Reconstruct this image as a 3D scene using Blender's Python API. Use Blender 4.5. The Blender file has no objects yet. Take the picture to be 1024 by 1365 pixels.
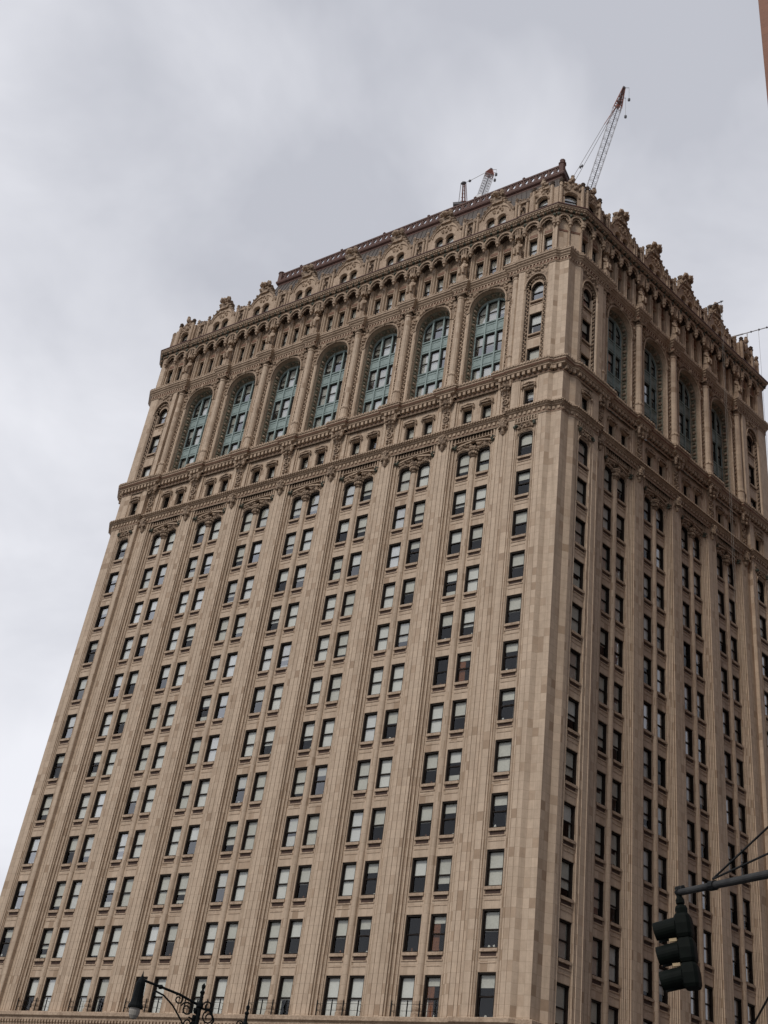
import bpy, math, random
from mathutils import Matrix, Vector
import numpy as np

random.seed(7)
SC = bpy.context.scene
COL = SC.collection

# ------------------------------------------------------------------ camera
Z0 = 55.74                       # height of the second window row above the ground
CAM = Vector((33.221, -65.395, 1.60))
RIGHT = Vector((0.83935507, 0.52895752, 0.12524779))
DOWN = Vector((-0.20722915, 0.52438664, -0.82587816))
FWD = Vector((-0.50253273, 0.66725003, 0.549762))
cd = bpy.data.cameras.new("camera")
cd.sensor_fit = 'HORIZONTAL'
cd.sensor_width = 36.0
cd.lens = 36.0 * 1532.21 / 1024.0
cd.clip_start = 0.1
cd.clip_end = 6000
cam = bpy.data.objects.new("camera", cd)
COL.objects.link(cam)
m = Matrix.Identity(4)
for i in range(3):
    m[i][0] = RIGHT[i]
    m[i][1] = -DOWN[i]
    m[i][2] = -FWD[i]
    m[i][3] = CAM[i]
cam.matrix_world = m
SC.camera = cam


def project(p):
    v = Vector(p) - CAM
    d = v.dot(FWD)
    return 512 + 1532.21 * v.dot(RIGHT) / d, 682.5 + 1532.21 * v.dot(DOWN) / d


def ray(px, py, dist):
    v = RIGHT * ((px - 512) / 1532.21) + DOWN * ((py - 682.5) / 1532.21) + FWD
    v.normalize()
    return CAM + v * dist


# ------------------------------------------------------------------ sky and sun
SUN_ELEV, SUN_AZ = math.radians(42), math.radians(184)     # azimuth measured from +Y, clockwise
w = bpy.data.worlds.new("World")
SC.world = w
w.use_nodes = True
nt = w.node_tree
nt.nodes.clear()
N = nt.nodes.new
out = N('ShaderNodeOutputWorld')
bg = N('ShaderNodeBackground')
bg.inputs['Strength'].default_value = 0.104
sky = N('ShaderNodeTexSky')
sky.sky_type = 'NISHITA'
sky.sun_disc = False
sky.sun_elevation = SUN_ELEV
sky.sun_rotation = SUN_AZ
sky.air_density = 1.0
sky.dust_density = 3.0
tc = N('ShaderNodeTexCoord')
mp = N('ShaderNodeMapping')
mp.inputs['Scale'].default_value = (1.0, 1.0, 1.5)
mp.inputs['Location'].default_value = (0.35, 0.2, 0.1)
n1 = N('ShaderNodeTexNoise')
n1.inputs['Scale'].default_value = 4.0
n1.inputs['Detail'].default_value = 5.0
n1.inputs['Roughness'].default_value = 0.54
n1.inputs['Distortion'].default_value = 0.3
n2 = N('ShaderNodeTexNoise')
n2.inputs['Scale'].default_value = 1.1
n2.inputs['Detail'].default_value = 2.0
addn = N('ShaderNodeMath'); addn.operation = 'MULTIPLY_ADD'
addn.inputs[1].default_value = 0.55
ramp = N('ShaderNodeValToRGB')
e = ramp.color_ramp.elements
e[0].position = 0.54; e[0].color = (5.2, 5.32, 5.85, 1)
e[1].position = 0.84; e[1].color = (8.5, 8.55, 9.0, 1)
# thinner, brighter cloud toward the west (-X) and low in the sky
dotn = N('ShaderNodeVectorMath'); dotn.operation = 'DOT_PRODUCT'
dotn.inputs[1].default_value = (-0.78, 0.10, -0.62)
mr = N('ShaderNodeMapRange')
mr.inputs['From Min'].default_value = -0.62
mr.inputs['From Max'].default_value = 0.42
mr.inputs['To Min'].default_value = -0.06
mr.inputs['To Max'].default_value = 0.26
mr.clamp = True
sub = N('ShaderNodeMath'); sub.operation = 'ADD'
mix = N('ShaderNodeMix'); mix.data_type = 'RGBA'
mix.inputs[0].default_value = 0.93
L = nt.links.new
L(tc.outputs['Generated'], mp.inputs['Vector'])
L(mp.outputs['Vector'], n1.inputs['Vector'])
L(mp.outputs['Vector'], n2.inputs['Vector'])
L(n1.outputs['Fac'], addn.inputs[0])
half = N('ShaderNodeMath'); half.operation = 'MULTIPLY'
half.inputs[1].default_value = 0.6
L(n2.outputs['Fac'], half.inputs[0])
L(half.outputs[0], addn.inputs[2])
L(tc.outputs['Generated'], dotn.inputs[0])
L(dotn.outputs['Value'], mr.inputs['Value'])
L(addn.outputs[0], sub.inputs[0])
L(mr.outputs[0], sub.inputs[1])
L(sub.outputs[0], ramp.inputs['Fac'])
L(sky.outputs['Color'], mix.inputs[6])
L(ramp.outputs['Color'], mix.inputs[7])
# sky dimmed toward the unseen east (+X), added to darken the right front
sep = N('ShaderNodeSeparateXYZ')
m_e = N('ShaderNodeMapRange')
m_e.inputs['From Min'].default_value = -0.15
m_e.inputs['From Max'].default_value = 0.75
m_e.inputs['To Min'].default_value = 1.0
m_e.inputs['To Max'].default_value = 0.62
sc_e = N('ShaderNodeVectorMath'); sc_e.operation = 'SCALE'
L(tc.outputs['Generated'], sep.inputs[0])
L(sep.outputs['X'], m_e.inputs['Value'])
L(mix.outputs[2], sc_e.inputs[0])
L(m_e.outputs[0], sc_e.inputs['Scale'])
L(sc_e.outputs[0], bg.inputs['Color'])
L(bg.outputs['Background'], out.inputs['Surface'])

sd = bpy.data.lights.new("sun", 'SUN')
sd.energy = 1.42
sd.angle = math.radians(14)
sd.color = (1.0, 0.95, 0.88)
sun = bpy.data.objects.new("sun", sd)
COL.objects.link(sun)
sv = Vector((math.sin(SUN_AZ) * math.cos(SUN_ELEV), math.cos(SUN_AZ) * math.cos(SUN_ELEV), math.sin(SUN_ELEV)))
sun.rotation_euler = sv.to_track_quat('Z', 'Y').to_euler()
sun.location = sv * 200

SC.view_settings.view_transform = 'Standard'
SC.view_settings.look = 'None'
SC.view_settings.gamma = 1.0
SC.view_settings.exposure = 0.06


# ------------------------------------------------------------------ materials
def new_mat(name, color, rough=0.7, metal=0.0, spec=0.3):
    mt = bpy.data.materials.new(name)
    mt.use_nodes = True
    b = mt.node_tree.nodes['Principled BSDF']
    b.inputs['Base Color'].default_value = (*color, 1)
    b.inputs['Roughness'].default_value = rough
    b.inputs['Metallic'].default_value = metal
    b.inputs['Specular IOR Level'].default_value = spec
    return mt


def noise_mat(name, c1, c2, scale=1.5, rough=0.75, streak=True, bump=0.0, metal=0.0, fine=9.0):
    mt = new_mat(name, c1, rough, metal)
    t = mt.node_tree
    b = t.nodes['Principled BSDF']
    tc = t.nodes.new('ShaderNodeTexCoord')
    geo = t.nodes.new('ShaderNodeNewGeometry')
    mp = t.nodes.new('ShaderNodeMapping')
    mp.inputs['Scale'].default_value = (1, 1, 0.25 if streak else 1)
    t.links.new(geo.outputs['Position'], mp.inputs['Vector'])
    a = t.nodes.new('ShaderNodeTexNoise')
    a.inputs['Scale'].default_value = scale
    a.inputs['Detail'].default_value = 6
    a.inputs['Roughness'].default_value = 0.65
    t.links.new(mp.outputs['Vector'], a.inputs['Vector'])
    f = t.nodes.new('ShaderNodeTexNoise')
    f.inputs['Scale'].default_value = fine
    f.inputs['Detail'].default_value = 3
    t.links.new(geo.outputs['Position'], f.inputs['Vector'])
    ad = t.nodes.new('ShaderNodeMath'); ad.operation = 'ADD'
    t.links.new(a.outputs['Fac'], ad.inputs[0])
    t.links.new(f.outputs['Fac'], ad.inputs[1])
    mr = t.nodes.new('ShaderNodeMapRange')
    mr.inputs['From Min'].default_value = 0.75
    mr.inputs['From Max'].default_value = 1.25
    t.links.new(ad.outputs[0], mr.inputs['Value'])
    mx = t.nodes.new('ShaderNodeMix'); mx.data_type = 'RGBA'
    mx.inputs[6].default_value = (*c1, 1)
    mx.inputs[7].default_value = (*c2, 1)
    t.links.new(mr.outputs[0], mx.inputs[0])
    t.links.new(mx.outputs[2], b.inputs['Base Color'])
    if bump > 0:
        bp = t.nodes.new('ShaderNodeBump')
        bp.inputs['Strength'].default_value = bump
        bp.inputs['Distance'].default_value = 0.05
        t.links.new(f.outputs['Fac'], bp.inputs['Height'])
        t.links.new(bp.outputs['Normal'], b.inputs['Normal'])
    return mt


BW, BH = 0.52, 0.633


def stone_mat(name, c1, c2, mortar, stain, offset=0.0, bw=BW, bh=BH, stain_amt=1.0):
    """glazed terracotta blocks: every block its own tone, thin dirty joints, rusty blocks and rain streaks"""
    mt = new_mat(name, c1, 0.62, 0, 0.35)
    t = mt.node_tree
    b = t.nodes['Principled BSDF']
    n = t.nodes.new
    lk = t.links.new
    uv = n('ShaderNodeUVMap'); uv.uv_map = 'UVMap'
    oi = n('ShaderNodeObjectInfo')
    s1 = n('ShaderNodeMath'); s1.operation = 'MULTIPLY'; s1.inputs[1].default_value = 61
    fl = n('ShaderNodeMath'); fl.operation = 'FLOOR'
    cx = n('ShaderNodeMath'); cx.operation = 'MULTIPLY'; cx.inputs[1].default_value = bw * 2
    cz = n('ShaderNodeMath'); cz.operation = 'MULTIPLY'; cz.inputs[1].default_value = bh * 14
    cb = n('ShaderNodeCombineXYZ')
    va = n('ShaderNodeVectorMath'); va.operation = 'ADD'
    lk(oi.outputs['Random'], s1.inputs[0]); lk(s1.outputs[0], fl.inputs[0])
    lk(fl.outputs[0], cx.inputs[0]); lk(fl.outputs[0], cz.inputs[0])
    lk(cx.outputs[0], cb.inputs[0]); lk(cz.outputs[0], cb.inputs[1])
    lk(uv.outputs[0], va.inputs[0]); lk(cb.outputs[0], va.inputs[1])
    br = n('ShaderNodeTexBrick')
    br.offset = offset
    br.offset_frequency = 2
    br.squash = 1.0
    br.inputs['Scale'].default_value = 1.0
    br.inputs['Brick Width'].default_value = bw
    br.inputs['Row Height'].default_value = bh
    br.inputs['Mortar Size'].default_value = 0.009
    br.inputs['Mortar Smooth'].default_value = 0.3
    br.inputs['Color1'].default_value = (0, 0, 0, 1)
    br.inputs['Color2'].default_value = (1, 1, 1, 1)
    br.inputs['Mortar'].default_value = (0.5, 0.5, 0.5, 1)
    lk(va.outputs[0], br.inputs['Vector'])
    cr = n('ShaderNodeValToRGB')
    el = cr.color_ramp.elements
    mid = tuple((a + c) / 2 for a, c in zip(c1, c2))
    mid = tuple((a + c) / 2 for a, c in zip(c1, c2))
    el[0].position = 0.0; el[0].color = (c2[0] * 0.84, c2[1] * 0.82, c2[2] * 0.80, 1)
    el[1].position = 1.0; el[1].color = (*[min(1, v * 1.09) for v in c1], 1)
    q = el.new(0.035); q.color = (c2[0] * 0.86, c2[1] * 0.84, c2[2] * 0.82, 1)
    q = el.new(0.045); q.color = (*c2, 1)
    q = el.new(0.12); q.color = (*mid, 1)
    q = el.new(0.28); q.color = (*[v * 0.95 for v in c1], 1)
    q = el.new(0.5); q.color = (*c1, 1)
    q = el.new(0.90); q.color = (*c1, 1)
    lk(br.outputs['Color'], cr.inputs['Fac'])
    geo = n('ShaderNodeNewGeometry')
    # large stains and vertical rain streaks
    mp = n('ShaderNodeMapping'); mp.inputs['Scale'].default_value = (1.1, 1.1, 0.09)
    lk(geo.outputs['Position'], mp.inputs['Vector'])
    st = n('ShaderNodeTexNoise'); st.inputs['Scale'].default_value = 1.3; st.inputs['Detail'].default_value = 5
    st.inputs['Roughness'].default_value = 0.7
    lk(mp.outputs['Vector'], st.inputs['Vector'])
    m1 = n('ShaderNodeMapRange'); m1.inputs['From Min'].default_value = 0.46; m1.inputs['From Max'].default_value = 0.74
    m1.inputs['To Max'].default_value = 0.55 * stain_amt
    lk(st.outputs['Fac'], m1.inputs['Value'])
    x1 = n('ShaderNodeMix'); x1.data_type = 'RGBA'
    x1.inputs[7].default_value = (*stain, 1)
    lk(m1.outputs[0], x1.inputs[0]); lk(cr.outputs['Color'], x1.inputs[6])
    # grit
    gr = n('ShaderNodeTexNoise'); gr.inputs['Scale'].default_value = 2.6; gr.inputs['Detail'].default_value = 8
    gr.inputs['Roughness'].default_value = 0.75
    lk(geo.outputs['Position'], gr.inputs['Vector'])
    m2 = n('ShaderNodeMapRange'); m2.inputs['From Min'].default_value = 0.3; m2.inputs['From Max'].default_value = 0.7
    m2.inputs['To Min'].default_value = 0.86; m2.inputs['To Max'].default_value = 1.10
    lk(gr.outputs['Fac'], m2.inputs['Value'])
    x2 = n('ShaderNodeVectorMath'); x2.operation = 'SCALE'
    lk(x1.outputs[2], x2.inputs[0]); lk(m2.outputs[0], x2.inputs['Scale'])
    x3 = n('ShaderNodeMix'); x3.data_type = 'RGBA'
    x3.inputs[7].default_value = (*mortar, 1)
    mf = n('ShaderNodeMath'); mf.operation = 'MULTIPLY'; mf.inputs[1].default_value = 0.9
    lk(br.outputs['Fac'], mf.inputs[0])
    lk(mf.outputs[0], x3.inputs[0]); lk(x2.outputs[0], x3.inputs[6])
    lk(x3.outputs[2], b.inputs['Base Color'])
    bp = n('ShaderNodeBump'); bp.inputs['Strength'].default_value = 0.25; bp.inputs['Distance'].default_value = 0.03
    inv = n('ShaderNodeMath'); inv.operation = 'SUBTRACT'; inv.inputs[0].default_value = 1.0
    lk(br.outputs['Fac'], inv.inputs[1]); lk(inv.outputs[0], bp.inputs['Height'])
    lk(bp.outputs['Normal'], b.inputs['Normal'])
    return mt


def glass_mat(name, base=0.10, tint=(0.87, 0.88, 0.86)):
    mt = bpy.data.materials.new(name)
    mt.use_nodes = True
    t = mt.node_tree
    t.nodes.clear()
    o = t.nodes.new('ShaderNodeOutputMaterial')
    mx = t.nodes.new('ShaderNodeMixShader')
    fr = t.nodes.new('ShaderNodeLayerWeight'); fr.inputs['Blend'].default_value = 0.5
    pw = t.nodes.new('ShaderNodeMath'); pw.operation = 'POWER'; pw.inputs[1].default_value = 4.0
    ma = t.nodes.new('ShaderNodeMath'); ma.operation = 'MULTIPLY_ADD'
    ma.inputs[1].default_value = 1.0 - base; ma.inputs[2].default_value = base
    t.links.new(fr.outputs['Facing'], pw.inputs[0])
    t.links.new(pw.outputs[0], ma.inputs[0])
    tr = t.nodes.new('ShaderNodeBsdfTransparent'); tr.inputs['Color'].default_value = (*tint, 1)
    gl = t.nodes.new('ShaderNodeBsdfGlossy'); gl.inputs['Roughness'].default_value = 0.03
    gl.inputs['Color'].default_value = (0.95, 0.97, 1.0, 1)
    nz = t.nodes.new('ShaderNodeTexNoise'); nz.inputs['Scale'].default_value = 1.4
    ge = t.nodes.new('ShaderNodeNewGeometry')
    bp = t.nodes.new('ShaderNodeBump'); bp.inputs['Strength'].default_value = 0.08; bp.inputs['Distance'].default_value = 0.05
    t.links.new(ge.outputs['Position'], nz.inputs['Vector'])
    t.links.new(nz.outputs['Fac'], bp.inputs['Height'])
    t.links.new(bp.outputs['Normal'], gl.inputs['Normal'])
    t.links.new(ma.outputs[0], mx.inputs[0])
    t.links.new(tr.outputs[0], mx.inputs[1])
    t.links.new(gl.outputs[0], mx.inputs[2])
    t.links.new(mx.outputs[0], o.inputs['Surface'])
    return mt


C_LIGHT, C_DARK = (0.545, 0.422, 0.312), (0.430, 0.312, 0.218)
M = {}
M['stone'] = stone_mat('terracotta_blocks', C_LIGHT, C_DARK, (0.30, 0.222, 0.155), (0.27, 0.19, 0.125))
M['ashlar'] = stone_mat('terracotta_ashlar', C_LIGHT, C_DARK, (0.30, 0.222, 0.155), (0.27, 0.19, 0.125), offset=0.5)
M['trim'] = noise_mat('terracotta_trim', (0.510, 0.388, 0.282), (0.29, 0.205, 0.142), 1.2, 0.65, True, 0.3)
M['relief'] = noise_mat('terracotta_relief', (0.47, 0.350, 0.250), (0.115, 0.078, 0.054), 2.4, 0.7, False, 0.8, fine=4.0)
M['grime_shade'] = noise_mat('grimy_shaded_recess', (0.13, 0.09, 0.065), (0.06, 0.045, 0.035), 2.5, 0.85, False, 0.5, fine=5)  # dirt plus the shade of recesses and soffits painted into the colour
M['red'] = noise_mat('red_terracotta', (0.25, 0.125, 0.085), (0.19, 0.115, 0.078), 2.0, 0.65, False, 0.4)
M['slot'] = noise_mat('dark_red_panel', (0.085, 0.048, 0.036), (0.055, 0.036, 0.03), 2.0, 0.75, False)
M['coffer'] = noise_mat('green_glazed_coffers', (0.30, 0.275, 0.205), (0.13, 0.125, 0.092), 3.0, 0.6, False, 0.7, fine=5)
M['foliage_relief'] = noise_mat('green_glazed_leaves', (0.10, 0.115, 0.085), (0.05, 0.055, 0.042), 3.0, 0.6, False, 0.7, fine=5)
M['bronze'] = noise_mat('verdigris_bronze', (0.315, 0.395, 0.385), (0.20, 0.262, 0.255), 1.5, 0.6, True, 0.1)
M['frame'] = noise_mat('black_brown_paint', (0.030, 0.022, 0.018), (0.018, 0.015, 0.013), 2.0, 0.5, False)
M['glass'] = glass_mat('window_glass', 0.045)
M['sky_glass'] = glass_mat('reflecting_window_glass', 0.33)
M['grey_glass'] = glass_mat('old_window_glass', 0.17)
M['blind'] = noise_mat('grey_roller_blind', (0.72, 0.71, 0.65), (0.58, 0.57, 0.52), 0.7, 0.85, False)
M['blind2'] = noise_mat('white_roller_blind', (0.85, 0.85, 0.82), (0.74, 0.74, 0.71), 0.7, 0.85, False)
M['curtain'] = noise_mat('orange_curtain', (0.34, 0.14, 0.06), (0.16, 0.07, 0.04), 2.5, 0.9, True)
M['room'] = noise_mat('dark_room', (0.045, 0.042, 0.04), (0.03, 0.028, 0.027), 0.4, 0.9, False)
M['roof'] = noise_mat('brown_standing_seam_metal', (0.115, 0.095, 0.080), (0.068, 0.056, 0.048), 1.0, 0.5, True)
M['seam'] = noise_mat('roof_seams', (0.07, 0.05, 0.045), (0.05, 0.038, 0.034), 1.0, 0.5, True)
M['crest'] = noise_mat('red_brown_cresting', (0.135, 0.062, 0.047), (0.075, 0.04, 0.034), 1.5, 0.6, False)
M['iron'] = noise_mat('black_iron', (0.018, 0.019, 0.020), (0.010, 0.011, 0.012), 3.0, 0.5, False)
M['lampblack'] = noise_mat('dark_green_black_paint', (0.006, 0.008, 0.009), (0.004, 0.005, 0.006), 3.0, 0.6, False)
M['lampglass'] = new_mat('frosted_lamp_glass', (0.32, 0.30, 0.27), 0.35)
M['signal'] = noise_mat('dark_green_signal_paint', (0.005, 0.0075, 0.006), (0.003, 0.0045, 0.004), 4.0, 0.6, False)
M['galv'] = noise_mat('weathered_galvanised_steel', (0.055, 0.055, 0.055), (0.03, 0.03, 0.031), 3.0, 0.5, False)
M['tag'] = noise_mat('cream_tape', (0.50, 0.38, 0.22), (0.35, 0.27, 0.17), 5, 0.6, False)
M['crane_white'] = noise_mat('white_grey_lattice_paint', (0.80, 0.80, 0.82), (0.66, 0.66, 0.68), 0.5, 0.6, False)  # paint lightened: distance haze put into the colour
M['crane_red'] = noise_mat('red_crane_paint', (0.42, 0.19, 0.15), (0.32, 0.15, 0.12), 0.5, 0.6, False)
M['crane_dark'] = noise_mat('dark_boom_chord', (0.15, 0.145, 0.16), (0.11, 0.11, 0.12), 0.5, 0.6, False)  # chord tone lightened, with haze mixed into the colour
M['alu'] = noise_mat('bright_aluminium', (0.55, 0.55, 0.56), (0.40, 0.40, 0.41), 2, 0.45, False)
M['rope'] = new_mat('grey_rope', (0.24, 0.22, 0.20), 0.8)
for k_ in ('signal', 'lampblack', 'iron', 'galv', 'frame'):
    M[k_].node_tree.nodes['Principled BSDF'].inputs['Specular IOR Level'].default_value = 0.08
M['asphalt'] = noise_mat('asphalt', (0.055, 0.055, 0.055), (0.038, 0.038, 0.040), 0.8, 0.9, False, 0.3)
M['concrete'] = noise_mat('pavement_concrete', (0.30, 0.29, 0.27), (0.22, 0.21, 0.20), 0.8, 0.9, False)
M['paint'] = noise_mat('road_paint', (0.70, 0.70, 0.68), (0.55, 0.55, 0.53), 2, 0.8, False)
M['ground'] = noise_mat('city_ground', (0.17, 0.16, 0.15), (0.11, 0.105, 0.10), 0.05, 0.95, False)
M['redbrick'] = stone_mat('orange_brown_granite', (0.225, 0.088, 0.046), (0.18, 0.070, 0.038), (0.09, 0.05, 0.04),
                          (0.25, 0.13, 0.09), 0.0, 1.6, 1.1, 0.5)


# ------------------------------------------------------------------ mesh builder
class MB:
    def __init__(s):
        s.v = []; s.f = []; s.m = []; s.uv = []; s.mats = []

    def mi(s, name):
        if name not in s.mats:
            s.mats.append(name)
        return s.mats.index(name)

    def face(s, pts, mat, uv=None):
        i = len(s.v)
        s.v.extend(pts)
        s.f.append(tuple(range(i, i + len(pts))))
        s.m.append(s.mi(mat))
        if uv is None:
            a, b, c = pts[0], pts[1], pts[2]
            ux, uy, uz = b[0] - a[0], b[1] - a[1], b[2] - a[2]
            vx, vy, vz = c[0] - a[0], c[1] - a[1], c[2] - a[2]
            nx, ny, nz = abs(uy * vz - uz * vy), abs(uz * vx - ux * vz), abs(ux * vy - uy * vx)
            if nz > nx and nz > ny:
                uv = [(p[0], p[1]) for p in pts]
            elif ny >= nx:
                uv = [(p[0], p[2]) for p in pts]
            else:
                uv = [(p[1], p[2]) for p in pts]
        s.uv.extend(uv)

    def box(s, x0, x1, y0, y1, z0, z1, mat, skip=''):
        a, b, c, d = (x0, y0, z0), (x1, y0, z0), (x1, y1, z0), (x0, y1, z0)
        e_, f_, g, h = (x0, y0, z1), (x1, y0, z1), (x1, y1, z1), (x0, y1, z1)
        if 'b' not in skip: s.face([a, d, c, b], mat)          # bottom
        if 't' not in skip: s.face([e_, f_, g, h], mat)        # top
        if 'r' not in skip: s.face([a, b, f_, e_], mat)        # rear  (y0)
        if 'f' not in skip: s.face([c, d, h, g], mat)          # front (y1)
        if 'l' not in skip: s.face([d, a, e_, h], mat)
        if 'R' not in skip: s.face([b, c, g, f_], mat)

    def prism(s, pts, z0, z1, mat, cap=True):
        """closed plan polygon (x, y) extruded in z"""
        n = len(pts)
        for i in range(n):
            p, q = pts[i], pts[(i + 1) % n]
            s.face([(p[0], p[1], z0), (q[0], q[1], z0), (q[0], q[1], z1), (p[0], p[1], z1)], mat)
        if cap:
            s.face([(p[0], p[1], z1) for p in pts], mat)
            s.face([(p[0], p[1], z0) for p in reversed(pts)], mat)

    def profile(s, pts, z0, z1, mat, width=BW):
        """open plan profile (x, y) extruded in z; blocks restart at every strip"""
        k = 0
        for i in range(len(pts) - 1):
            p, q = pts[i], pts[i + 1]
            d = math.hypot(q[0] - p[0], q[1] - p[1])
            n = max(1, round(d / width))
            u0 = k * width
            u1 = u0 + (n * width if d > 0.6 * width else d)
            k += n
            s.face([(p[0], p[1], z0), (q[0], q[1], z0), (q[0], q[1], z1), (p[0], p[1], z1)], mat,
                   [(u0, z0), (u1, z0), (u1, z1), (u0, z1)])

    def lathe(s, cx, cy, prof, mat, n=8, a0=0.0, arc=2 * math.pi):
        """surface of revolution about a vertical axis; prof = [(r, z)...]"""
        full = abs(arc - 2 * math.pi) < 1e-6
        for j in range(len(prof) - 1):
            (r0, z0), (r1, z1) = prof[j], prof[j + 1]
            for i in range(n):
                t0 = a0 + arc * i / n
                t1 = a0 + arc * (i + 1) / n
                c0, s0, c1, s1 = math.cos(t0), math.sin(t0), math.cos(t1), math.sin(t1)
                s.face([(cx + r0 * c0, cy + r0 * s0, z0), (cx + r0 * c1, cy + r0 * s1, z0),
                        (cx + r1 * c1, cy + r1 * s1, z1), (cx + r1 * c0, cy + r1 * s0, z1)], mat)
        if full:
            for r, z, rev in ((prof[0][0], prof[0][1], True), (prof[-1][0], prof[-1][1], False)):
                if r > 1e-3:
                    ring = [(cx + r * math.cos(a0 + arc * i / n), cy + r * math.sin(a0 + arc * i / n), z) for i in range(n)]
                    s.face(ring[::-1] if rev else ring, mat)

    def strips(s, xs, zlo, zhi, y0, y1, mat, ends=True, back=False, soffit=None):
        """wall between two curves zlo(x), zhi(x), from depth y0 to the face y1"""
        so = soffit or mat
        for a, b in zip(xs[:-1], xs[1:]):
            la, lb, ha, hb = zlo(a), zlo(b), zhi(a), zhi(b)
            s.face([(a, y1, la), (a, y1, ha), (b, y1, hb), (b, y1, lb)], mat)
            s.face([(a, y0, la), (a, y1, la), (b, y1, lb), (b, y0, lb)], so)
            s.face([(a, y0, ha), (b, y0, hb), (b, y1, hb), (a, y1, ha)], mat)
            if back:
                s.face([(a, y0, la), (b, y0, lb), (b, y0, hb), (a, y0, ha)], mat)
        if ends:
            for x in (xs[0], xs[-1]):
                s.face([(x, y0, zlo(x)), (x, y1, zlo(x)), (x, y1, zhi(x)), (x, y0, zhi(x))], mat)

    def lump(s, x, y, z, rx, ry, rz, mat, jit=0.18, rnd=random):
        g = 0.5257; h = 0.8507
        P = [(-g, 0, h), (g, 0, h), (-g, 0, -h), (g, 0, -h), (0, h, g), (0, h, -g), (0, -h, g), (0, -h, -g),
             (h, g, 0), (-h, g, 0), (h, -g, 0), (-h, -g, 0)]
        F = [(0, 1, 4), (0, 4, 9), (9, 4, 5), (4, 8, 5), (4, 1, 8), (8, 1, 10), (8, 10, 3), (5, 8, 3), (5, 3, 2), (2, 3, 7),
             (7, 3, 10), (7, 10, 6), (7, 6, 11), (11, 6, 0), (0, 6, 1), (6, 10, 1), (9, 11, 0), (9, 2, 11), (9, 5, 2), (7, 11, 2)]
        Q = []
        for p in P:
            k = 1 + rnd.uniform(-jit, jit)
            Q.append((x + rx * p[0] * k, y + ry * p[1] * k, z + rz * p[2] * k))
        i = len(s.v)
        mi = s.mi(mat)
        s.v.extend(Q)
        for f in F:
            s.f.append(tuple(i + j for j in f))
            s.m.append(mi)
            s.uv.extend([(Q[j][0], Q[j][2]) for j in f])

    def bar(s, p, q, r, mat, n=4, r2=None):
        p, q = Vector(p), Vector(q)
        d = (q - p)
        if d.length < 1e-6:
            return
        d.normalize()
        up = Vector((0, 0, 1)) if abs(d.z) < 0.9 else Vector((1, 0, 0))
        a = d.cross(up).normalized()
        b = a.cross(d)
        r2 = r if r2 is None else r2
        A = [tuple(p + (a * math.cos(t) + b * math.sin(t)) * r) for t in [2 * math.pi * (i + .5) / n for i in range(n)]]
        B = [tuple(q + (a * math.cos(t) + b * math.sin(t)) * r2) for t in [2 * math.pi * (i + .5) / n for i in range(n)]]
        for i in range(n):
            j = (i + 1) % n
            s.face([A[i], A[j], B[j], B[i]], mat)
        s.face(A[::-1], mat)
        s.face(B, mat)

    def tube(s, pts, r, mat, n=6):
        for a, b in zip(pts[:-1], pts[1:]):
            s.bar(a, b, r, mat, n)

    def ring(s, cx, cy, cz, R, r, mat, n=10):
        """flat ring in the facade plane"""
        pts = [(cx + R * math.cos(2 * math.pi * i / n), cy, cz + R * math.sin(2 * math.pi * i / n)) for i in range(n + 1)]
        s.tube(pts, r, mat, 4)

    def add(s, o, mtx):
        """append another builder through a matrix"""
        i = len(s.v)
        s.v.extend([tuple(mtx @ Vector(p)) for p in o.v])
        remap = [s.mi(n) for n in o.mats]
        s.f.extend([tuple(i + j for j in f) for f in o.f])
        s.m.extend([remap[k] for k in o.m])
        s.uv.extend(o.uv)

    def mesh(s, name):
        me = bpy.data.meshes.new(name)
        me.from_pydata(s.v, [], s.f)
        for n in s.mats:
            me.materials.append(M[n])
        me.polygons.foreach_set('material_index', s.m)
        uvl = me.uv_layers.new(name='UVMap')
        uvl.data.foreach_set('uv', [c for p in s.uv for c in p])
        me.update()
        return me

    def build(s, name, parent=None, mtx=None):
        return link(name, s.mesh(name), parent, mtx)


def link(name, me, parent=None, mtx=None):
    o = bpy.data.objects.new(name, me)
    COL.objects.link(o)
    if parent is not None:
        o.parent = parent
    if mtx is not None:
        o.matrix_local = mtx
    return o


def tag(o, label, cat, group=None):
    o['label'] = label
    o['category'] = cat
    if group:
        o['group'] = group
    return o


def empty(name, loc=(0, 0, 0)):
    o = bpy.data.objects.new(name, None)
    o.empty_display_size = 1
    COL.objects.link(o)
    o.location = loc
    return o


def structure(name, me):
    o = link(name, me)
    o['kind'] = 'structure'
    return o


# ------------------------------------------------------------------ the two facades
PHI = 0.2421
SN, CN = math.sin(PHI), math.cos(PHI)
DL, DR = 5.784, 5.491
C1L, C1R = 7.659, 7.491
KR = DR / DL


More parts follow.
